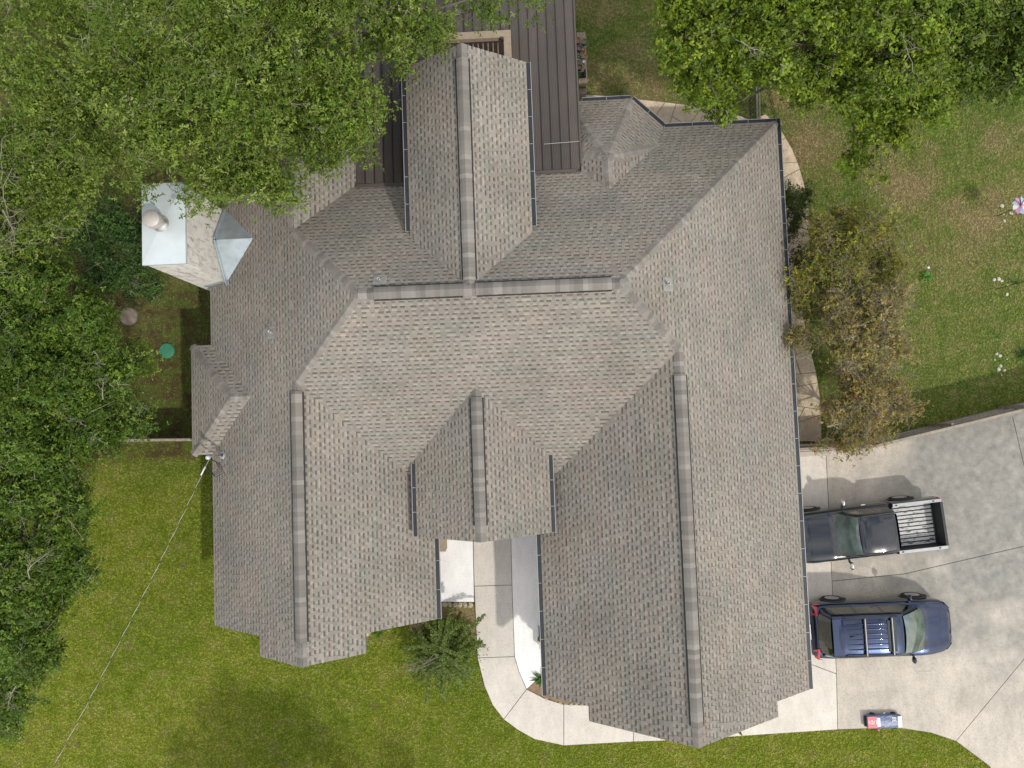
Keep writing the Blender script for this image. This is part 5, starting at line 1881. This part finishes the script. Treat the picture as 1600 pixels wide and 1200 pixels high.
# ================================================================== TURF BLADES
def inside(poly, X, Y):
    r = np.zeros(len(X), bool)
    n = len(poly)
    for i in range(n):
        x0, y0 = poly[i][0], poly[i][1]; x1, y1 = poly[(i + 1) % n][0], poly[(i + 1) % n][1]
        if abs(y1 - y0) < 1e-9: continue
        c_ = ((y0 > Y) != (y1 > Y)) & (X < (x1 - x0) * (Y - y0) / (y1 - y0) + x0)
        r ^= c_
    return r


rg = np.random.default_rng(5)
NT = 260000
X = rg.uniform(-20.6, 19.8, NT); Y = rg.uniform(-13.6, 17.4, NT)
bad = np.zeros(NT, bool)
for poly in BLOCK: bad |= inside(poly, X, Y)
for (x0, x1, y0, y1) in ((XL + WI, XLE - WI, YLG + WI, YNW - WI), (XLE - .8, XRW + .8, YF, YB - WI), (XRW + WI, XR - WI, YRG + WI, YB - WI), (-8.4, -5.4, -7, -6), (LX + .35, -10, LY0, LY1), (cx0, cx1, cy0, cy1)):
    bad |= (X > x0) & (X < x1) & (Y > y0) & (Y < y1)
# the worn strip by the left side of the house grows thin
thin = (X < -10.2) & (Y > -.9) & (rg.random(NT) < .62)
keep = ~bad & ~thin
X, Y = X[keep], Y[keep]
n = len(X)
V_, F_, C_ = [], [], []
for k in range(3):
    a = rg.uniform(0, 2 * math.pi, n); l = rg.uniform(.04, .10, n); w = rg.uniform(.008, .016, n); h = rg.uniform(.012, .05, n)
    px_, py_ = X + rg.normal(0, .025, n), Y + rg.normal(0, .025, n)
    z0 = np.zeros(n)
    p0 = np.stack([px_ - np.sin(a) * w, py_ + np.cos(a) * w, z0 + .002], 1); p1 = np.stack([px_ + np.sin(a) * w, py_ - np.cos(a) * w, z0 + .002], 1)
    p2 = np.stack([px_ + np.cos(a) * l, py_ + np.sin(a) * l, h], 1)
    V_.append(np.stack([p0, p1, p2], 1).reshape(-1, 3))
    t = (.68 + .85 * rg.random((n, 1)) ** 1.3) * np.array([[1, 1, 1]]) * (1 + rg.normal(0, .06, (n, 3)))
    C_.append(np.repeat(t, 3, 0))
V_ = np.concatenate(V_); C_ = np.concatenate(C_)
tag(link('grass', np_mesh('grass', V_, np.arange(len(V_)).reshape(-1, 3), C_), M['blade']), 'short mown lawn grass around the house', 'grass', kind='stuff')

# ================================================================== SMALL THINGS
# service mast and its overhead line
mb_ = on_plane(349, 711, *PL['L'])
mast = empty('service_mast', mb_, 0, 'grey electric service mast with weatherhead on the left roof edge', 'utility mast')
b = MB(); b.lathe([(.13, .02), (.07, .07), (.05, .14)], 16); b.build('mast_flashing', M['galv2'], mast)
b = MB(); b.tube([(0, 0, -.15), (0, 0, .55), (0, 0, 1.04)], [.034] * 3, 12); b.build('mast_pipe', M['steel'], mast)
b = MB(); b.lathe([(0, .20), (.05, .19), (.075, .13), (.07, .03), (.04, 0)], 14, (-.02, -.03, 1.0)); b.build('weatherhead', M['galv'], mast)
for k in range(4):
    b = MB(); e = .06 + k * .045
    b.tube([(-.02, -.06, 1.02), (.10 + e, -.16 - e * .4, .95), (.16 + e * 1.2, -.34 - e, .88), (.02 + e * .6, -.48 - e, .92), (-.10, -.30 - .03 * k, 1.0)], [.010] * 5, 6); b.build('wire_loop', M['rubber'], mast)
b = MB(); b.lathe([(0, 0), (.035, .01), (.035, .06), (0, .07)], 10, (-.04, -.06, .92)); b.build('insulator', M['white'], mast)
c0 = Vector(mb_) + V3(-.06, -.10, .95)
c1 = at(10, 1331, 6.4)
cab = empty('service_cable', c0, 0, 'twisted pale overhead service cable crossing the front lawn', 'cable')
for ph, mt in ((0, 'cable'), (math.pi, 'rubber')):
    b = MB(); pts = []
    n_ = 220
    d = (c1 - c0); s1 = V3(-d.y, d.x, 0).normalized(); s2 = V3(0, 0, 1)
    for i in range(n_ + 1):
        t = i / n_
        p = c0.lerp(c1, t) - V3(0, 0, .35 * 4 * t * (1 - t))
        a = ph + t * d.length / .62 * 2 * math.pi
        pts.append(p - c0 + (s1 * math.cos(a) + s2 * math.sin(a)) * .0075)
    b.tube(pts, [.0068] * len(pts), 5, cap=False)
    b.build('strand', M[mt], cab)
b = MB(); b.tube([V3(0, 0, 0) + (c1 - c0).normalized() * .25, (c1 - c0).normalized() * .55], [.03, .02], 8); b.build('clamp', M['white'], cab)


def disc(name, u, v, r, h, mat, label, cat):
    p = at(u, v, h)
    o = MB(); o.lathe([(r, -.05), (r, h - .015), (r - .02, h), (r * .5, h + .012), (0, h + .015)], 32)
    ob = o.build(name, M[mat], None, (p.x, p.y, 0))
    return tag(ob, label, cat)


disc('septic_lid', 260, 548, .29, .07, 'green', 'round green plastic septic lid in the bare side yard', 'lid')
disc('tank_cover', 200, 494, .34, .10, 'riser', 'round brown concrete cover half under the left trees', 'cover')
for (u, v) in ((260, 548), (200, 494)):
    pass


def stone(name, u, v, r, seed, mat, label, group, cat='stone', flat=.55, z=0.0):
    rr = random.Random(seed)
    bm = bmesh.new()
    bmesh.ops.create_icosphere(bm, subdivisions=2, radius=r)
    for vv in bm.verts:
        k = 1 + .35 * mnoise.noise(vv.co * (2.2 / r) + Vector((seed, 0, 0)))
        vv.co = Vector((vv.co.x * k * rr.uniform(.98, 1.02), vv.co.y * k, max(vv.co.z * k * flat, -.3 * r)))
    me = bpy.data.meshes.new(name); bm.to_mesh(me); bm.free()
    p = at(u, v, z)
    o = link(name, me, M[mat], None, (p.x, p.y, z + r * .2), (0, 0, rr.uniform(0, 6)))
    o.scale = (1, rr.uniform(.55, .95), 1)
    return tag(o, label, cat, group)


for i, (u, v, r) in enumerate([(1553, 437, .10), (1560, 436, .11), (1565, 439, .08), (1574, 446, .07), (1573, 460, .09)]):
    stone('garden_stone', u, v, r * .72, 20 + i, 'pebble', 'small pale stone around the hook pole on the right lawn', 'stones round the hook pole')
for i, (u, v, r) in enumerate([(1557, 553, .09), (1562, 556, .10), (1554, 562, .06), (1573, 561, .05), (1560, 577, .11), (1563, 572, .09), (1569, 579, .08), (1565, 586, .05)]):
    stone('garden_stone', u, v, r * .72, 40 + i, 'pebble', 'small white stone in the group near the fence shadow', 'stones near the fence shadow')
for i, (u, v, r) in enumerate([(1565, 322, .12), (1578, 333, .07), (1581, 334, .06), (1569, 345, .10), (1568, 335, .06)]):
    stone('garden_stone', u, v, r * .72, 60 + i, 'pebble', 'pale stone at the foot of the garden spinner', 'stones by the spinner')
for i, u in enumerate((687, 695, 703, 711, 719, 727, 735)):
    stone('edging_stone', u, 943.5 + .3 * i, .11, 80 + i, 'edging', 'rough tan stone edging the white porch floor', 'porch edging stones', z=0.0)
for i, (u, v) in enumerate([(853, 1093), (860, 1098), (867, 1098), (875, 1099), (884, 1101), (892, 1101), (900, 1101), (909, 1102), (917, 1103)]):
    stone('edging_stone', u, v, .085, 100 + i, 'edging', 'rough pale stone edging the soil bed at the front corner', 'bed edging stones')

# garden spinner
sp = at(1557, 338, 0)
spin = empty('garden_spinner', sp, 0, 'garden wind spinner with pink, white and blue petals on a stake', 'wind spinner')
b = MB(); b.tube([(0, 0, 0), (.0, 0, .7), (.01, 0, 1.30)], [.014, .012, .010], 8); b.build('stake', M['iron'], spin)
for k in range(9):
    a = 2 * math.pi * k / 9
    b = MB(); rows = []
    for i in range(7):
        t = i / 6
        aa = a + t * .8
        w = .02 + .085 * math.sin(math.pi * min(1, t * .95 + .05))
        c_ = V3(math.cos(aa), math.sin(aa), 0) * (.03 + .29 * t)
        e = V3(-math.sin(aa), math.cos(aa), 0)
        rows.append([c_ - e * w + V3(0, 0, 1.30 + .05 * t), c_ + V3(0, 0, 1.33 + .03 * t), c_ + e * w + V3(0, 0, 1.38)])
    grid_mesh(b, rows)
    b.build('petal', M[('white', 'slate', 'pink', 'slate', 'white', 'pink', 'slate', 'white', 'pink')[k]], spin)
b = MB(); b.lathe([(0, 1.28), (.04, 1.29), (.04, 1.36), (0, 1.40)], 12); b.build('hub', M['red'], spin)
hp = at(1556, 452, 0)
hook = empty('hook_pole', hp, 0, 'thin dark hook pole leaning on the right lawn', 'garden pole')
b = MB(); b.tube([(0, 0, 0), (0, 0, 1.0), (.02, 0, 1.5), (.12, .03, 1.62), (.22, .05, 1.55)], [.012] * 5, 6); b.build('pole', M['iron'], hook)
b = MB(); b.lathe([(0, -.24), (.05, -.22), (.06, -.10), (.03, 0), (0, 0)], 10, (.22, .05, 1.54)); b.build('lantern', M['iron'], hook)
stp = at(1443, 421, 0)
stk = empty('garden_stake', stp, 0, 'short pale stake light beside the bright green plant', 'stake')
b = MB(); b.tube([(0, 0, 0), (0, 0, .3)], [.012, .012], 6); b.build('stem', M['white'], stk)
b = MB(); b.lathe([(0, .28), (.045, .29), (.05, .34), (0, .36)], 10); b.build('lamp_head', M['white'], stk)

# potting bench behind the patio cover
za = .80
bx0, bx1 = at(903, 100, za).x, at(917, 100, za).x
by0, by1 = at(910, 130, za).y, at(910, 50, za).y
bench = empty('potting_bench', (bx0, by0, 0), 0, 'pale timber potting bench at the edge of the patio cover', 'bench')
for k in range(3):
    w = (bx1 - bx0) / 3
    b = MB(); b.box(bx0 + k * w + .004, bx0 + (k + 1) * w - .004, by0, by1, za - .035, za); kid(b, 'board', M['timber'], bench)
b = MB(); b.box(bx0 + .02, bx1 - .02, by0 - .24, by0 - .002, .35, .42); kid(b, 'side_shelf', M['timber'], bench)
b = MB(); b.box(bx0 + .03, bx1 - .03, by0 + .02, by0 + .05, .30, za - .04); kid(b, 'end_panel', M['timber'], bench)
b = MB(); b.box(bx0 + .05, bx1 - .06, by0 - .6, by0 - .26, .02, .34); kid(b, 'crate', M['slat'], bench)
for x in (bx0 + .03, bx1 - .09):
    for y in (by0 + .03, by1 - .09):
        b = MB(); b.box(x, x + .06, y, y + .06, 0, za - .04); kid(b, 'leg', M['timber'], bench)


def pot(u, v, r, h, mat, fill, label, z=za + .001):
    p = at(u, v, z + h)
    root = empty('plant_pot', (p.x, p.y, z), 0, label, 'pot')
    b = MB(); b.lathe([(0, 0), (r * .72, 0), (r * .95, h * .85), (r, h * .86), (r, h), (r * .86, h), (r * .84, h * .8), (0, h * .78)], 18); b.build('vessel', M[mat], root)
    if fill == 'soil':
        b = MB(); b.lathe([(r * .83, h * .81), (0, h * .83)], 14); b.build('soil', M['soil'], root)
    elif fill == 'plant':
        rg_ = np.random.default_rng(int(u * 7 + v))
        b = MB()
        for k in range(22):
            a = rg_.uniform(0, 6.28); l = r * rg_.uniform(.7, 1.5); s = V3(-math.sin(a), math.cos(a), 0) * r * .22; d = V3(math.cos(a), math.sin(a), 0)
            z0 = h * rg_.uniform(.85, 1.5)
            b.face([d * l * .15 + V3(0, 0, z0), d * l * .6 + s + V3(0, 0, z0 * 1.08), d * l + V3(0, 0, z0), d * l * .6 - s + V3(0, 0, z0 * 1.08)], (.07, .14, .03))
        tag(b.build('leaves', M['leaf2'], root), kind='stuff')
    return root


pot(913, 64, .115, .2, 'greenpot', 'soil', 'teal glazed round pot at the far end of the potting bench')
pot(903, 62, .12, .2, 'terra', 'soil', 'dark brown pot beside the teal pot on the bench')
pot(905.5, 75, .10, .18, 'bluepot', 'soil', 'blue glazed pot on the potting bench')
pot(912.6, 77, .065, .1, 'terra', 'none', 'small terracotta pot next to the blue pot')
pot(904.5, 89, .115, .15, 'white', 'plant', 'white rimmed pot with a small plant on the bench')
pot(912.5, 87.5, .085, .1, 'terra', 'none', 'larger terracotta saucer pot in the middle of the bench')
pot(912.8, 96, .065, .08, 'white', 'none', 'small pale dish near the middle of the bench')
pot(905.5, 105, .105, .16, 'rubber', 'soil', 'black nursery pot on the potting bench')
pot(904.5, 116, .095, .14, 'rubber', 'plant', 'leafy black pot near the end of the bench')
tp = at(911.5, 115, za + .1)
b = MB(); b.box(-.13, .09, -.12, .10, 0, .03); b.box(.03, .09, -.12, .14, .03, .13)
tag(b.build('seed_tray', M['rubber'], None, (tp.x, tp.y, za + .002)), 'black plastic seed tray at the near end of the bench', 'tray')

# porch furniture tucked under the left eave
pz = .075
p0, p1 = at(696.5, 843, .62), at(683, 862, .62)
ch = empty('porch_cabinet', (p0.x - .5, p1.y, pz), 0, 'tan porch storage box with a flat lid beside the front door', 'box')
b = MB(); b.box(p0.x - .9, p0.x - .02, p1.y + .02, p1.y + .75, pz, .60); kid(b, 'body', M['cushion'], ch)
b = MB(); b.box(p0.x - .93, p0.x, p1.y, p1.y + .78, .60, .63); kid(b, 'lid', M['cushion'], ch)
b = MB(); b.prism([(p0.x - .6, p1.y - .14), (p0.x - .25, p1.y - .14), (p0.x - .02, p1.y - .01), (p0.x - .6, p1.y - .01)], .40, .47); kid(b, 'front_step', M['trim'], ch)
q0, q1 = at(687, 874, .45), at(687, 921, .45)
be = empty('porch_bench', (q0.x - .4, q1.y, pz), 0, 'long slim wooden porch bench along the left wing wall', 'bench')
for k in range(4):
    b = MB(); b.box(q0.x - .44 + k * .11, q0.x - .345 + k * .11, q1.y, q0.y, .42, .45); kid(b, 'seat_slat', M['cushion'], be)
b = MB(); b.box(q0.x - .50, q0.x - .46, q1.y, q0.y, .42, .85); kid(b, 'backrest', M['cushion'], be)
for x in (q0.x - .42, q0.x - .08):
    for y in (q1.y + .05, q0.y - .12):
        b = MB(); b.box(x, x + .06, y, y + .06, pz, .42); kid(b, 'leg', M['cushion'], be)
# planter on a stand by the garage wing wall
f0 = at(844, 995, .5)
st = empty('plant_stand', (f0.x, f0.y, pz), 0, 'grey stand with boxes against the garage wing wall', 'plant stand')
b = MB(); b.box(f0.x - .05, f0.x + .3, f0.y - .45, f0.y - .10, .3, .42); kid(b, 'shelf', M['galv2'], st)
b = MB(); b.box(f0.x - .05, f0.x + .3, f0.y + .02, f0.y + .32, .2, .55); kid(b, 'box', M['iron'], st)
for y in (f0.y - .43, f0.y - .14):
    b = MB(); b.box(f0.x - .04, f0.x, y, y + .04, pz, .3); kid(b, 'leg', M['galv2'], st)
pr_ = pot(844, 999, .10, .18, 'terra', 'plant', 'terracotta flower pot with yellow blooms by the garage wing wall', z=.45)
pr2 = MB()
for k in range(14):
    a = k * 2.4; r = .03 + .006 * k
    pr2.lathe([(0, .26), (.018, .27), (0, .285)], 6, (r * math.cos(a), r * math.sin(a), .01 * (k % 3)))
pr2.build('blooms', M['amber'], pr_)
tag(pr_.children[-1], kind='stuff')
# kerb along the fence side of the drive
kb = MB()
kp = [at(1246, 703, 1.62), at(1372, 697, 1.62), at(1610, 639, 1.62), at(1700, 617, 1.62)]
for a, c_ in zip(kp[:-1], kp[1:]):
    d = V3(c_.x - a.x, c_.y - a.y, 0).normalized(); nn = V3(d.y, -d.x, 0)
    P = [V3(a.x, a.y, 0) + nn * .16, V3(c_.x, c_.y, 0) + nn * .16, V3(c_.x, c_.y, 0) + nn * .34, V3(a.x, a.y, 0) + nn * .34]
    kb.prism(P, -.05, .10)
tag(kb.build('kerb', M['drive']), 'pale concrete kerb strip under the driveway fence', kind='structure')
